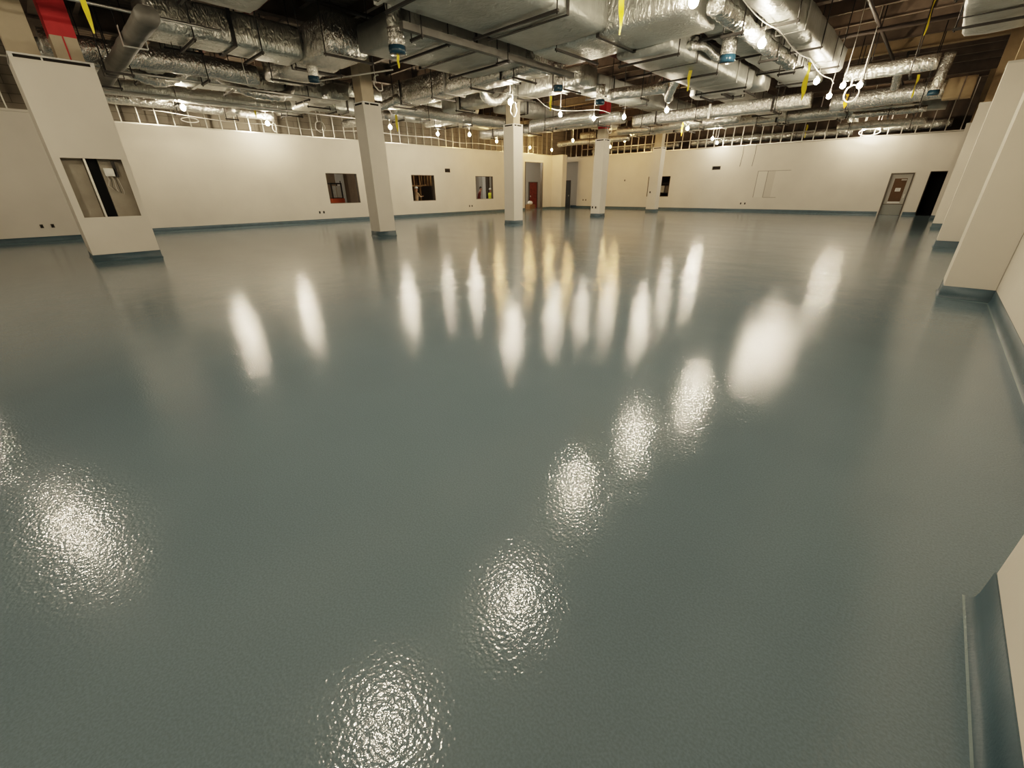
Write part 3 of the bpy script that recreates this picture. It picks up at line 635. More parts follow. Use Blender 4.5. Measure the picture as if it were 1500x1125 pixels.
# ------------------------------------------------------------------ work lights
WARM = (1.0, 0.81, 0.58); ORNG = (1.0, 0.60, 0.24)
BULB_R = 0.085
EW = 430.0
def bulb_mat(name, col, s): return mat(name, (0.9, 0.9, 0.85), rough=0.3, emit=col, estr=s)
BM = {'w': bulb_mat('lit_warm_bulb', WARM, EW), 'o': bulb_mat('lit_orange_bulb', ORNG, EW*0.62), 's': bulb_mat('lit_small_bulb', WARM, EW*0.6)}
def work_light(label, x, y, z, k='w', r=BULB_R, ztop=None):
    if ztop is None:
        ztop = 6.98
        for q in RD:
            u, v = (x, y) if q[1] == 'y' else (y, x)
            if q[2]-0.05 < u < q[3]+0.05 and q[4] < v < q[5]: ztop = min(ztop, q[6]-0.055)
        for q in RO:
            u, v = (x, y) if q[1] == 'y' else (y, x)
            if abs(u-q[2]) < q[6]+0.05 and q[3] < v < q[4]: ztop = min(ztop, q[5]-q[6]-0.03)
        ztop = max(ztop, z+r+0.15)
    t = thing('work_light', label, 'work light', (x, y, z-r), 'temporary work lights')
    bm = bmesh.new(); bmesh.ops.create_icosphere(bm, subdivisions=2 if y < 15 else 1, radius=r)
    for v in bm.verts: v.co = Vector((v.co.x, v.co.y, v.co.z*1.15)) + Vector((x, y, z))
    b2 = bm
    bm = bmesh.new(); add_tube(bm, [(x, y, z+r*1.05), (x, y, z+r*1.2), (x, y, z+r+0.14)], [0.03, 0.035, 0.022], 10); so = bm_obj('socket', bm, M['white'], t, True)
    bm_obj('bulb', b2, BM[k], so, True)
    tube_obj('cord', [(x, y, z+r+0.13), (x+0.02, y, z+r*0.5+0.07+ztop*0.0+(ztop-z)*0.5), (x, y+0.02, ztop)], 0.010, M['cable'], t, 5)
LIGHTS = [
 ('bright work light hanging beside the yellow tape at the top edge', -4.3, 9.5, 4.70, 'w'),
 ('bright work light below the ribbed silver hose start', -4.1, 13.1, 4.70, 'w'),
 ('bright work light right of the large yellow tape', -3.95, 18.7, 4.70, 'w'),
 ('lower work light at the end of the ribbed hose row', -4.0, 21.4, 4.62, 's'),
 ('left one of the two work lights over the cable loops at right', -3.35, 19.6, 4.62, 's'),
 ('right one of the two work lights over the cable loops at right', -2.95, 20.0, 4.62, 's'),
 ('left one of the two work lights shining onto the back wall top', -4.25, 34.3, 4.62, 'w'),
 ('right one of the two work lights shining onto the back wall top', -3.6, 34.5, 4.62, 's'),
 ('work light with white cable loop above the third column', -13.2, 14.0, 4.70, 'w'),
 ('work light between the third and fourth columns', -13.5, 17.6, 4.66, 'w'),
 ('left work light close above the red post of the fourth column', -12.9, 19.4, 4.62, 's'),
 ('right work light close above the red post of the fourth column', -11.7, 20.1, 4.62, 's'),
 ('work light beyond the centre, right of the fifth column top', -9.5, 19.8, 4.62, 'w'),
 ('work light beside the amber tape near the back wall', -11.3, 26.4, 4.62, 's'),
 ('upper work light above the back wall right of the fifth column', -12.0, 32.2, 4.55, 'w'),
 ('lower work light above the back wall right of the fifth column', -12.5, 34.5, 4.48, 's'),
 ('work light near the wall top just right of the wide column', -22.6, 5.25, 4.65, 'w'),
 ('work light near the wall top midway to the second column', -24.2, 8.85, 4.58, 'w'),
 ('work light touching the right edge of the second column', -21.8, 14.0, 4.62, 'w'),
 ('small work light above the second wall opening', -22.6, 17.7, 4.64, 's'),
 ('work light above the small wall vent', -21.6, 19.3, 4.64, 'w'),
 ('orange work light just left of the third column top', -23.2, 23.2, 4.64, 'o'),
 ('orange work light touching the right edge of the third column', -24.6, 28.3, 4.62, 'o'),
 ('orange work light in front of the far corner studs', -24.3, 30.7, 4.55, 'o'),
 ('orange work light before the studs left of the fourth column', -19.4, 26.8, 4.64, 'o'),
 ('orange work light touching the right edge of the fourth column', -19.8, 32.3, 4.58, 'o'),
 ('work light above the back wall beyond the fourth column', -17.6, 30.6, 4.75, 'o'),
 # overhead and outside the frame, known by floor pools, except the added fill lights
 ('work light overhead whose pool shines nearest on the floor', -3.3, 1.0, 4.75, 'w'),
 ('work light overhead with the second floor pool', -3.3, 3.55, 4.75, 'w'),
 ('work light overhead with the third floor pool', -4.35, 6.75, 4.75, 'w'),
 ('work light overhead shining on the lower left floor', -11.1, -1.5, 4.75, 'w'),
 ('added fill light, unseen, far left behind the wide column', -19.5, -3.5, 4.75, 's'),  # added fill lamp off to the left, unseen
 ('added fill light, unseen, behind the viewer on the right side', -3.4, -4.0, 4.75, 's'),  # added fill lamp behind the camera, unseen
]
for l in LIGHTS: work_light(*l)

def cable_loop(label, c, r, axis, n=1, drop_=0.25, flat=1.0):
    pts = []
    for i in range(int(28*n)+1):
        t = 2*math.pi*i/28 + math.pi/2
        a, b = r*math.cos(t), r*math.sin(t)*flat
        jit = 0.02*math.sin(i*1.3)
        pts.append((c[0]+jit, c[1]+a, c[2]+b) if axis == 'x' else (c[0]+a, c[1]+jit, c[2]+b))
    pts.append((pts[-1][0], pts[-1][1], pts[-1][2]+drop_))
    o = pipe(label, pts, 0.02, 'cable', 'hanging_cable_loop', 'cable', 6); o['group'] = 'loops of white cable'
cable_loop('flat white cable loop on the wall studs right of the wide column', (-24.9, 5.9, 4.52), 0.32, 'x', 1.0, 0.2, 0.28)
cable_loop('narrow white cable loop hanging beside the midway work light', (-25.2, 9.5, 4.55), 0.09, 'x', 1.0, 0.3, 2.0)
cable_loop('round white cable loop hanging just left of the second column', (-24.0, 11.3, 4.62), 0.24, 'x', 1.1, 0.5)
cable_loop('white cable loop hanging above the third column', (-13.3, 14.3, 4.5), 0.18, 'x', 1.1, 0.6, 1.4)
cable_loop('white cable loop in front of the red post on the fourth column', (-15.25, 24.7, 4.86), 0.26, 'x', 1.1, 0.4, 1.1)
cable_loop('white cable loop on the second column beside its post', (-15.0, 9.4, 4.95), 0.2, 'x', 0.6, 0.2, 1.1)
cable_loop('white cable loop hanging under the two work lights at right', (-3.1, 19.9, 4.4), 0.2, 'y', 1.1, 0.4, 1.2)
cable_loop('white cable square looped over the back wall top at right', (-4.0, 34.7, 4.45), 0.5, 'y', 1.0, 0.4, 0.35)
def tape(label, x, y, z0, z1, w=0.075, m='yellow'):
    bm = bmesh.new(); n = 10; prev = None
    for i in range(n+1):
        z = z0+(z1-z0)*i/n; a = 0.9+0.5*math.sin(i*0.7+x); ww = w*(0.35+0.65*min(1, i/3))
        p = [bm.verts.new((x-math.cos(a)*ww/2+0.012*math.sin(i), y-math.sin(a)*ww/2, z)), bm.verts.new((x+math.cos(a)*ww/2+0.012*math.sin(i), y+math.sin(a)*ww/2, z))]
        if prev: bm.faces.new((prev[0], prev[1], p[1], p[0]))
        prev = p
    o = bm_obj('hanging_tape', bm, M[m], None, True); tag(o, label, 'tape', 'strips of hanging warning tape')
tape('long yellow tape strip hanging at the top edge right of centre', -5.2, 8.5, 4.2, 5.3, 0.10)
tape('yellow tape strip hanging below the shiny blue capped drop', -6.6, 15.0, 4.32, 5.0, 0.10)
tape('largest bright yellow tape strip hanging by the ribbed hose end', -4.15, 18.2, 4.15, 5.15, 0.15)
tape('yellow tape strip hanging below the stubby drop right of the second column', -10.42, 7.13, 4.3, 4.6, 0.06)
tape('yellow tape strip hanging at upper left beside the red post', -12.7, 1.85, 4.4, 5.6, 0.09)
tape('faint yellow tape strip right of the second column near its work light', -21.0, 13.9, 4.35, 5.1, 0.12)
tape('small yellow tape strip left of the fourth column top', -13.6, 17.0, 4.75, 5.3, 0.10)
tape('amber tape strip near the back wall by the studs', -11.7, 26.6, 4.3, 5.0, 0.09, 'amber')
tape('amber tape strip under the cable loops at right', -3.6, 22.4, 4.3, 4.75, 0.13, 'amber')
tape('thin yellow tape strip above the midway work light at left', -23.0, 8.0, 4.6, 5.3, 0.08)
tape('thin yellow tape strip on the bare deck at upper right', -1.5, 17.6, 5.2, 6.4, 0.07)
tape('thin yellow tape strip between the right foil ducts', -1.75, 23.2, 4.5, 5.2, 0.08)
tape('thin yellow tape strip on the far studs above the wall patches', -7.0, 33.6, 4.3, 5.0, 0.10)
for i, (lab, pts) in enumerate([
    ('white festoon cable linking the lights along the ribbed hose', [(-4.0, y, 5.1-0.12*abs(math.sin(y*0.9))) for y in [k*0.6 for k in range(0, 37)]]),
    ('white festoon cable linking the lights in the middle of the hall', [(-13.2+0.5*math.sin(y), y, 5.0-0.15*abs(math.sin(y*0.8))) for y in [13.0+k*0.5 for k in range(0, 16)]]),
    ('white festoon cable linking the lights along the left wall', [(-23.6+0.6*math.sin(y*0.5), y, 4.54-0.08*abs(math.sin(y*0.7))) for y in [4.0+k*0.6 for k in range(0, 40)]]),
    ]):
    o = pipe(lab, pts, 0.014, 'cable', 'festoon_cable', 'cable', 5)

# ------------------------------------------------------------------ wall details
def outlet(label, p, axis):
    x, y, z = p; t = thing('outlet_box', label, 'outlet', (x, y, z), 'dark outlet openings low on the walls')
    bm = bmesh.new(); w, h, d = 0.045, 0.065, 0.012
    if axis == 'x': ring = [(y-w, y+w, z-h, z+h)]; add_box(bm, x, x+d, y-w, y+w, z-h, z+h)
    else: add_box(bm, x-w, x+w, y-d, y, z-h, z+h)
    bmesh.ops.bevel(bm, geom=bm.edges[:], offset=0.004, segments=1); bm_obj('plate', bm, M['outlet'], t)
    bm = bmesh.new()
    if axis == 'x': add_box(bm, x+d, x+d+0.004, y-w*0.5, y+w*0.5, z-h*0.5, z+h*0.5)
    else: add_box(bm, x-w*0.5, x+w*0.5, y-d-0.004, y-d, z-h*0.5, z+h*0.5)
    bm_obj('slot', bm, M['black'], t)
for (nm, x, ys, z) in (('left of the wide column', XLB, (-0.02, 0.27), 0.55), ('under the first wall opening', XL, (11.12, 11.36), 0.55), ('left under the third wall opening', XL, (22.52, 22.77), 0.54)):
    for s, y in zip(('left', 'right'), ys): outlet('%s dark outlet of the pair low on the wall %s' % (s, nm), (x, y, z), 'x')
for s, x in zip(('left', 'right'), (-10.36, -10.08)): outlet('%s dark outlet of the pair low on the back wall under the patch' % s, (x, YB, 0.55), 'y')
for s, x in zip(('left', 'right'), (-24.1, -23.8)): outlet('%s dark outlet of the pair on the back wall left of the fourth column' % s, (x, YB, 0.7), 'y')
for s, x in zip(('left', 'right'), (-15.86, -15.62)): outlet('%s dark outlet of the pair low on the fourth column' % s, (x, 24.345, 0.55), 'y')
outlet('single small dark box on the back wall between the fourth and fifth columns', (-19.95, YB, 2.25), 'y')
outlet('single small dark box on the fifth column face', (-15.75, 31.775, 1.35), 'y')

def vent(label, axis, c, a0, a1, z0, z1):
    t = thing('wall_vent', label, 'vent', (c, (a0+a1)/2, z0) if axis == 'x' else ((a0+a1)/2, c, z0), 'small vents high on the walls')
    def bx(bm, d0, d1, b0, b1, y0, y1):
        if axis == 'x': add_box(bm, c-d1, c-d0, b0, b1, y0, y1)
        else: add_box(bm, b0, b1, c+d0, c+d1, y0, y1)
    bm = bmesh.new(); bx(bm, 0.10, 0.12, a0, a1, z0, z1); bm_obj('backing', bm, M['black'], t)
    bm = bmesh.new(); f = 0.02
    for q in ((a0, a1, z1-f, z1), (a0, a1, z0, z0+f), (a0, a0+f, z0+f, z1-f), (a1-f, a1, z0+f, z1-f)): bx(bm, -0.004, 0.10, *q)
    bm_obj('frame', bm, M['outlet'] if axis == 'x' else M['doorgrey'], t)
    for k in range(3):
        zz = z0+(z1-z0)*(k+1)/4; bm = bmesh.new(); bx(bm, 0.03, 0.05, a0+f, a1-f, zz-0.006, zz+0.006); bm_obj('slat', bm, M['doordark'], t)
vent('small dark wall vent between the second and third wall openings', 'x', XL, 20.40, 20.86, 2.76, 3.0)
vent('small grey wall vent high on the back wall right of the fifth column', 'y', YB, -12.84, -12.22, 2.79, 3.05)

# filled-in opening on the back wall: two thin boards with pencil-dark joints
t = thing('wall_patch', 'patched square of two board strips on the back wall right of the vent', 'wall patch', (-9.2, YB, 0.95))
box_obj('board', -9.62, -9.04, YB-0.010, YB, 0.97, 2.6, M['patch'], t)
box_obj('board', -9.0, -8.55, YB-0.006, YB, 0.97, 2.6, mat('darker_patch_paint', (0.66, 0.62, 0.55), 0.65), t)  # right strip has a slightly darker tone
bm = bmesh.new()
add_box(bm, -9.66, -9.62, YB-0.011, YB, 0.95, 2.63); add_box(bm, -9.04, -9.0, YB-0.012, YB, 0.95, 2.63)
add_box(bm, -9.62, -7.65, YB-0.0105, YB, 2.6, 2.63); add_box(bm, -9.0, -8.2, YB-0.0105, YB, 0.94, 0.97)
bm_obj('joint', bm, M['patchline'], t)
tube_obj('hanging_wire', [(-25.3, 15.55, 4.3), (-25.45, 15.6, 3.0), (-25.5, 15.62, 1.5), (-25.49, 15.62, 0.2), (-25.3, 15.6, 0.012), (-25.0, 15.4, 0.012)], 0.012, M['dark'])
tag(C.objects['hanging_wire'], 'thin dark cable hanging down the left wall right of the second column', 'cable')
for i, x in enumerate((-10.9, -10.1)):
    o = tube_obj('hanging_wire', [(x, YB-0.03, 4.32), (x+0.02, YB-0.02, 3.7), (x-0.03, YB-0.02, 2.95)], 0.01, M['dark'])
    tag(o, '%s thin wire hanging over the back wall top left of the patch' % ('left' if i == 0 else 'right'), 'cable')

for i, (x, y, z0, lab) in enumerate([(-15.0, 3.6, 4.7, 'left of the slim galvanized duct'), (-16.3, 5.6, 4.6, 'before the sparkling cross duct'), (-12.2, 5.6, 4.75, 'at the right end of the sparkling cross duct'),
      (-19.0, 8.4, 4.6, 'behind the sparkling cross duct'), (-17.8, 10.8, 4.6, 'left of the second column top'), (-14.0, 8.6, 4.7, 'just right of the second column top'), (-8.4, 14.2, 4.6, 'in the central deck opening'), (-11.8, 14.6, 4.6, 'above the third column')]):
    o = tube_obj('hanging_wire', [(x, y, ZD), (x+0.02, y, 5.6), (x+0.05, y+0.03, z0)], 0.009, M['cable' if i % 2 else 'dark'])
    tag(o, 'thin loose wire hanging from the deck ' + lab, 'wire', 'loose wires hanging from the deck')
# ------------------------------------------------------------------ doors
def door_set(name, parts):
    o = None
    for (nm, bxs, m) in parts:
        bm = bmesh.new()
        for q in bxs: add_box(bm, *q)
        if o is None: o = struct(bm_obj(name, bm, m))
        else:
            c = bm_obj(nm, bm, m); c.parent = o
    return o
Yd = YB+0.06
d1 = door_set('door_1', [
 ('frame', [(-2.42, -2.35, YB-0.02, YB+0.2, 0, 2.28), (-1.43, -1.36, YB-0.02, YB+0.2, 0, 2.28), (-2.35, -1.43, YB-0.02, YB+0.2, 2.21, 2.28)], M['doordark']),
 ('leaf', [(-2.345, -1.435, Yd, Yd+0.05, 0.62, 2.205)], M['doorgrey']),
 ('lower_panel', [(-2.345, -1.435, Yd, Yd+0.05, 0.01, 0.58)], M['doorlow']),
 ('dark_rail', [(-2.345, -1.435, Yd-0.012, Yd+0.05, 0.58, 0.62)], M['doordark']),
 ('brown_paper', [(-2.17, -1.60, Yd-0.006, Yd, 0.75, 1.99)], M['kraft']),
 ('sign', [(-2.0, -1.76, Yd-0.012, Yd-0.006, 1.30, 1.48)], M['paper']),
 ('white_strip', [(-2.17, -1.60, Yd-0.01, Yd, 0.66, 0.745)], M['paper']),
 ('door_closer', [(-1.86, -1.62, Yd-0.05, Yd-0.006, 1.88, 1.95)], M['doorgrey']),
 ('handle', [(-1.53, -1.49, Yd-0.05, Yd, 0.95, 1.15)], M['stud'])])
sg = C.objects['sign']
bm = bmesh.new()
for k in range(3): add_box(bm, -1.975, -1.785-0.03*k, Yd-0.0135, Yd-0.012, 1.335+0.045*k, 1.35+0.045*k)
q = bm_obj('print', bm, M['ink']); q.parent = sg
door_set('door_2', [('frame', [(-0.72, -0.68, YB-0.012, YB+0.2, 0, 2.30), (0.0, 0.04, YB-0.012, YB+0.2, 0, 2.30), (-0.72, 0.04, YB-0.012, YB+0.2, 2.28, 2.32)], M['slot'])])
# red door in the vestibule
door_set('door_3', [('frame', [(-28.6, -28.5, 32.72, 32.80, 0, 2.28), (-28.6, -28.5, 33.88, 33.96, 0, 2.28), (-28.6, -28.5, 32.80, 33.88, 2.22, 2.28)], M['doordark']),
 ('leaf', [(-28.58, -28.53, 32.80, 33.88, 0.01, 2.22)], M['doorred']),
 ('handle', [(-28.53, -28.46, 32.88, 32.94, 0.98, 1.10)], M['stud'])])
# grey glazed door standing in the recess
door_set('door_4', [('frame', [(-27.45, -27.38, 36.36, 36.4, 0, 2.4), (-26.42, -26.35, 36.36, 36.4, 0, 2.4), (-27.38, -26.42, 36.36, 36.4, 2.33, 2.4)], M['doordark']),
 ('leaf', [(-27.38, -26.42, 36.37, 36.395, 0.01, 2.33)], mat('slate_door', (0.085, 0.095, 0.10), 0.4)),
 ('light_strip', [(-27.25, -27.05, 36.35, 36.37, 0.9, 2.2)], M['greywall']),
 ('lit_corner', [(-27.35, -27.05, 36.35, 36.37, 0.02, 0.5)], M['paper']),  # white panel paints the lit lower left corner of the leaf
 ('handle', [(-26.56, -26.50, 36.29, 36.37, 0.98, 1.12)], M['stud'])])
# jambs of the tall vestibule opening
bm = bmesh.new(); add_box(bm, XL-0.24, XL+0.012, 31.07, 31.15, 0, 3.7); add_box(bm, XL-0.24, XL+0.012, 28.79, 28.87, 0, 3.7); struct(bm_obj('trim_4', bm, M['doordark']))
struct(box_obj('trim_5', XL-0.24, XL+0.02, 28.79, 31.15, 3.7, 3.86, M['white']))
t = thing('cardboard_box', 'brown cardboard box before the red door in the vestibule', 'box', (-27.2, 31.4, 0))
bm = bmesh.new(); add_box(bm, -27.5, -26.9, 31.0, 31.7, 0, 0.38); bmesh.ops.bevel(bm, geom=bm.edges[:], offset=0.01, segments=1); bm_obj('carton', bm, M['card'], t)
bm = bmesh.new(); add_box(bm, -27.22, -27.18, 31.0, 31.7, 0.38, 0.384); bm_obj('tape_strip', bm, M['amber'], t)
bm = bmesh.new(); bmesh.ops.create_icosphere(bm, subdivisions=3, radius=0.25)
for v in bm.verts:
    v.co = Vector((v.co.x*0.9-27.2, v.co.y*1.1+31.35, max(0.0, v.co.z*0.7+0.12)+0.388)) + Vector((0, 0, 0.03*noise.noise(v.co*9)))
tag(bm_obj('plastic_sack', bm, M['paper'], None, True), 'white sack lying on the cardboard box in the vestibule', 'sack')

# ------------------------------------------------------------------ behind the openings
t = thing('tool_cart', 'dark framed cart with grey panels and red base behind the first opening', 'cart', (-28.4, 13.0, 0))
ya, yb_ = on_x(483, 285, -28.4).y, on_x(499, 285, -28.4).y
def bxo(nm, x0, x1, y0, y1, z0, z1, m): return box_obj(nm, x0, x1, y0, y1, z0, z1, m, t)
for yy in (ya, yb_-0.06):
    for xx in (-28.7, -28.1): bxo('upright', xx, xx+0.05, yy, yy+0.06, 0.12, 2.05, M['dark'])
bxo('top_rail', -28.7, -28.05, ya, yb_, 2.05, 2.12, M['dark'])
bxo('panel', -28.1, -28.07, ya+0.10, ya+0.32, 1.28, 1.95, M['galv']); bxo('panel', -28.1, -28.07, yb_-0.36, yb_-0.10, 1.28, 1.95, M['greywall'])
bxo('shelf', -28.7, -28.05, ya, yb_, 1.225, 1.27, M['dark']); bxo('base', -28.75, -28.0, ya-0.03, yb_+0.03, 0.12, 1.22, M['orange'])
for yy in (ya+0.05, yb_-0.05):
    for xx in (-28.65, -28.1):
        bm = bmesh.new(); add_tube(bm, [(xx-0.02, yy, 0.06), (xx+0.02, yy, 0.06)], 0.06, 12); bm_obj('wheel', bm, M['dark'], t, True)
t = thing('white_panel_door', 'tall white panel standing behind the first opening', 'panel', (-30.9, 15, 0))
p0, p1 = on_x(491, 262, -30.95).y, on_x(503, 262, -30.95).y
box_obj('panel', -30.99, -30.93, p0, p1, 0.0, 2.75, M['paper'], t); box_obj('edge_trim', -30.93, -30.91, (p0+p1)/2-0.03, (p0+p1)/2+0.03, 0.0, 2.3, M['doordark'], t)
for k in range(9):
    y = 22.2 - 0.0 + 0 if False else 16.6+0.52*k
    if y < 21.3: tag(box_obj('timber_stud', -29.35, -29.2, y, y+0.1, 0, 4.28, M['wood']), 'raw timber stud of the frame behind the second opening', 'stud', 'timber studs behind the second opening')
tag(box_obj('timber_rail', -29.19, -29.08, 16.4, 21.4, 1.9, 2.02, M['wood']), 'horizontal timber rail across the frame behind the second opening', 'rail')
for (u0, u1, h, m, lab) in ((697, 702, 3.9, 'doorgrey', 'grey sheet at the left'), (702.3, 707, 3.6, 'greywall', 'pale grey sheet'), (707.3, 711.8, 3.9, 'paper', 'tall white sheet'),
        (712, 715, 3.9, 'doordark', 'dark sheet'), (715.2, 717.6, 3.9, 'block_dark', 'dark brown sheet'), (718, 722, 3.9, 'doorgrey', 'grey sheet at the right')):
    xa, xb = on_y(u0, 275, 27.9).x, on_y(u1, 275, 27.9).x
    tag(box_obj('board_sheet', min(xa, xb), max(xa, xb), 27.86, 27.94, 0, h, M[m]), lab+' standing upright behind the third opening', 'sheet')
xa, xb = max(-30.85, min(on_y(600, 270, 21.4).x, on_y(640, 270, 21.4).x)), max(on_y(600, 270, 21.4).x, on_y(640, 270, 21.4).x)
for k in range(9):
    xx = xa+(xb-xa)*k/8
    tag(box_obj('timber_stud', xx-0.06, xx+0.06, 21.32, 21.46, 0, 4.28, M['wood']), 'raw timber stud on the far side behind the second opening', 'stud', 'far timber studs behind the second opening')
tag(box_obj('dark_cabinet', min(xa, xb), max(xa, xb), 20.9, 21.25, 0, 1.95, M['doordark']), 'long dark cabinet low behind the second opening', 'cabinet')
def person(label, x, y, h, face, shirt, hat=None, vest=None, lean=0.0, arms='down'):
    s = h/1.8; t = thing('person', label, 'person', (x, y, 0))
    me = bpy.data.meshes.new('body'); V = []; E = []; Rr = []
    def a(p, r, par=None):
        V.append((p[0]*s, p[1]*s, p[2]*s)); Rr.append(r*s)
        if par is not None: E.append((par, len(V)-1))
        return len(V)-1
    pel = a((0, 0, 0.95), 0.14); ab = a((0.02, 0, 1.12), 0.135, pel); ch = a((0.03+lean*0.3, 0, 1.36), 0.155, ab); nk = a((0.05+lean*0.5, 0, 1.50), 0.06, ch)
    hd = a((0.07+lean*0.6, 0, 1.60), 0.088, nk); a((0.075+lean*0.6, 0, 1.72), 0.082, hd)
    for sgn in (1, -1):
        hp = a((0, 0.09*sgn, 0.90), 0.095, pel); kn = a((0.02, 0.11*sgn, 0.50), 0.065, hp); an = a((-0.01, 0.12*sgn, 0.09), 0.045, kn); a((0.13, 0.13*sgn, 0.035), 0.035, an)
        sh = a((0.03+lean*0.3, 0.18*sgn, 1.40), 0.062, ch)
        if arms == 'reach': el = a((0.18, 0.24*sgn, 1.18), 0.045, sh); wr = a((0.42, 0.18*sgn, 1.22), 0.034, el); pl = a((0.50, 0.17*sgn, 1.23), 0.034, wr)
        else: el = a((0.02, 0.26*sgn, 1.12), 0.045, sh); wr = a((0.09, 0.27*sgn, 0.87), 0.034, el); pl = a((0.11, 0.27*sgn, 0.79), 0.032, wr)
        for k in range(4):
            d = Vector(V[pl])/s - Vector(V[wr])/s; d.normalize()
            f0 = a(Vector(V[pl])/s + d*0.05 + Vector((0, (k-1.5)*0.018, 0)), 0.010, pl); a(Vector(V[f0])/s + d*(0.04-0.006*abs(k-1.5)), 0.008, f0)
        th = a(Vector(V[wr])/s + d*0.05 + Vector((0.03, -0.03*sgn, 0.0)), 0.011, wr)
    me.from_pydata(V, E, []); me.update()
    o = bpy.data.objects.new('body', me); C.objects.link(o); o.parent = t
    m = o.modifiers.new('skin', 'SKIN')
    if not me.skin_vertices: 
        bpy.context.view_layer.objects.active = o
    for i, sv in enumerate(me.skin_vertices[0].data): sv.radius = (Rr[i], Rr[i]); sv.use_root = (i == 0)
    o.modifiers.new('sub', 'SUBSURF').levels = 1
    # clothing colours by height
    dg = bpy.context.evaluated_depsgraph_get(); em = bpy.data.meshes.new_from_object(o.evaluated_get(dg)); o.modifiers.clear(); o.data = em
    em.materials.clear()
    for mm in (M['skin'], M[shirt], M['trouser'], M['dark']): em.materials.append(mm)
    for p in em.polygons:
        z = p.center.z/s; yy = abs(p.center.y)/s; xx = p.center.x/s; p.use_smooth = True
        if z > 1.50: p.material_index = 0
        elif arms == 'reach' and xx > 0.40: p.material_index = 0
        elif arms != 'reach' and z < 0.88 and yy > 0.215: p.material_index = 0
        elif z > 0.93 or (yy > 0.2 and z > 0.8): p.material_index = 1
        elif z > 0.10: p.material_index = 2
        else: p.material_index = 3
    def part(nm, fn, m):
        bm = bmesh.new(); fn(bm); q = bm_obj(nm, bm, M[m], None, True); q.parent = t; return q
    hx, hz = (0.075+lean*0.6)*s, 1.66*s
    def nose(bm):
        bmesh.ops.create_icosphere(bm, subdivisions=2, radius=0.018*s)
        for v in bm.verts: v.co = Vector((v.co.x*1.2+hx+0.085*s, v.co.y*0.8, v.co.z*1.5+1.64*s))
    part('nose', nose, 'skin')
    def eyes(bm):
        for sg_ in (1, -1):
            g = bmesh.ops.create_icosphere(bm, subdivisions=1, radius=0.012*s)
            for v in g['verts']: v.co = v.co + Vector((hx+0.078*s, sg_*0.032*s, 1.68*s))
    part('eyes', eyes, 'dark')
    if hat:
        def hatf(bm):
            bmesh.ops.create_uvsphere(bm, u_segments=16, v_segments=10, radius=0.115*s)
            bmesh.ops.delete(bm, geom=[v for v in bm.verts if v.co.z < -0.001], context='VERTS')
            for v in bm.verts: v.co = Vector((v.co.x*1.1+hx-0.005, v.co.y, v.co.z*1.05+1.725*s))
            add_tube(bm, [(hx+0.02*s, 0, 1.718*s), (hx+0.02*s, 0, 1.73*s)], 0.135*s, 16)
        part('hard_hat', hatf, hat)
    else:
        def hair(bm):
            bmesh.ops.create_uvsphere(bm, u_segments=14, v_segments=8, radius=0.098*s)
            bmesh.ops.delete(bm, geom=[v for v in bm.verts if v.co.z < -0.03*s and v.co.x > -0.02*s], context='VERTS')
            for v in bm.verts: v.co = v.co + Vector((hx-0.015*s, 0, 1.725*s))
        part('hair', hair, 'dark')
    if vest:
        def vf(bm):
            rs = [(0.98, 0.185, 0.15), (1.12, 0.18, 0.15), (1.3, 0.20, 0.17), (1.42, 0.20, 0.155), (1.47, 0.14, 0.11)]
            prev = None
            for z, ry, rx in rs:
                ring = [bm.verts.new(((0.03+lean*0.3*(z-0.95)/0.4)*s+math.cos(q)*rx*s, math.sin(q)*ry*s, z*s)) for q in (2*math.pi*k/16 for k in range(16))]
                if prev:
                    for k in range(16): bm.faces.new((prev[k], prev[(k+1) % 16], ring[(k+1) % 16], ring[k]))
                prev = ring
        part('vest', vf, vest)
    t.rotation_euler = (0, 0, face)
    return t
q = on_x(608, 275, -26.7); person('worker in a white hard hat and tan shirt behind the second opening', -26.7, q.y, 1.86, R(100), 'tan', 'white', None, 0.05, 'reach')
q = on_x(701, 280, -26.9); person('person in a dark maroon jacket behind the third opening, left side', -26.9, q.y, 1.86, R(60), 'maroon', None, None, 0.18, 'down')
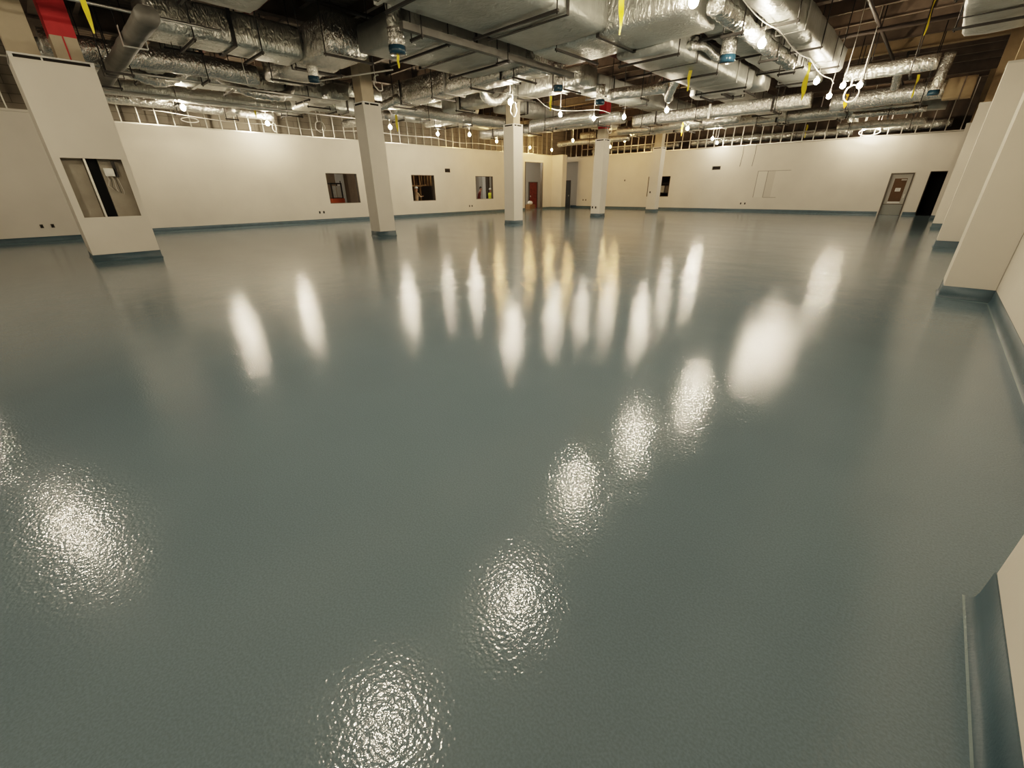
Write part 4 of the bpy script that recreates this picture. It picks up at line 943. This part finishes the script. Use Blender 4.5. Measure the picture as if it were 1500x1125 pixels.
q = on_x(718.5, 280, -26.9); person('worker in a yellow vest and white hard hat behind the third opening', -26.9, q.y, 1.74, R(-60), 'trouser', 'white', 'hivis')
t = thing('storage_rack', 'dark rack with three grey bins seen through the back wall opening', 'rack', (-17.0, 36.6, 0))
for xx in (-17.75, -16.3):
    for yy in (36.3, 36.8): box_obj('upright', xx, xx+0.05, yy, yy+0.05, 0, 2.0, M['dark'], t)
for zz in (0.9, 1.25, 1.95): box_obj('shelf', -17.75, -16.25, 36.3, 36.85, zz, zz+0.04, M['dark'], t)
for k in range(3):
    o = box_obj('storage_bin', -17.6+0.45*k, -17.25+0.45*k, 36.36, 36.8, 1.291, 1.8, M['doorgrey' if k % 2 else 'doordark'])
    tag(o, ['left', 'middle', 'right'][k]+' bin on the rack behind the back wall opening', 'bin')

# fill lamps added out of view to brighten the side rooms
def room_fill_light(label, x, y, z, s):
    t = thing('room_fill_light', label, 'fill light', (x, y, z))
    bm = bmesh.new(); bmesh.ops.create_icosphere(bm, subdivisions=1, radius=0.08)
    for v in bm.verts: v.co += Vector((x, y, z))
    bm_obj('bulb', bm, mat('fill_bulb', (0.9, 0.9, 0.9), emit=(1, 0.88, 0.72), estr=s), t, True)
    tube_obj('cord', [(x, y, z+0.07), (x, y, 4.3)], 0.01, M['cable'], t, 5)
room_fill_light('added unseen bulb lighting the room behind the first opening', -28.6, 10.4, 3.6, 420)
room_fill_light('added unseen bulb lighting the framed room behind the second opening', -27.6, 20.9, 3.7, 150)
room_fill_light('added unseen bulb lighting the white room behind the third opening', -28.0, 24.2, 3.7, 420)
room_fill_light('added unseen bulb lighting the vestibule with the red door', -27.3, 29.4, 3.8, 400)

# ------------------------------------------------------------------ world and view
w = bpy.data.worlds.new('world'); S.world = w; w.use_nodes = True
w.node_tree.nodes['Background'].inputs['Color'].default_value = (0.02, 0.018, 0.015, 1)
w.node_tree.nodes['Background'].inputs['Strength'].default_value = 0.3
S.view_settings.view_transform = 'Filmic'; S.view_settings.look = 'Medium High Contrast'
S.view_settings.exposure = 0.72
S.cycles.sample_clamp_indirect = 6; S.cycles.max_bounces = 8
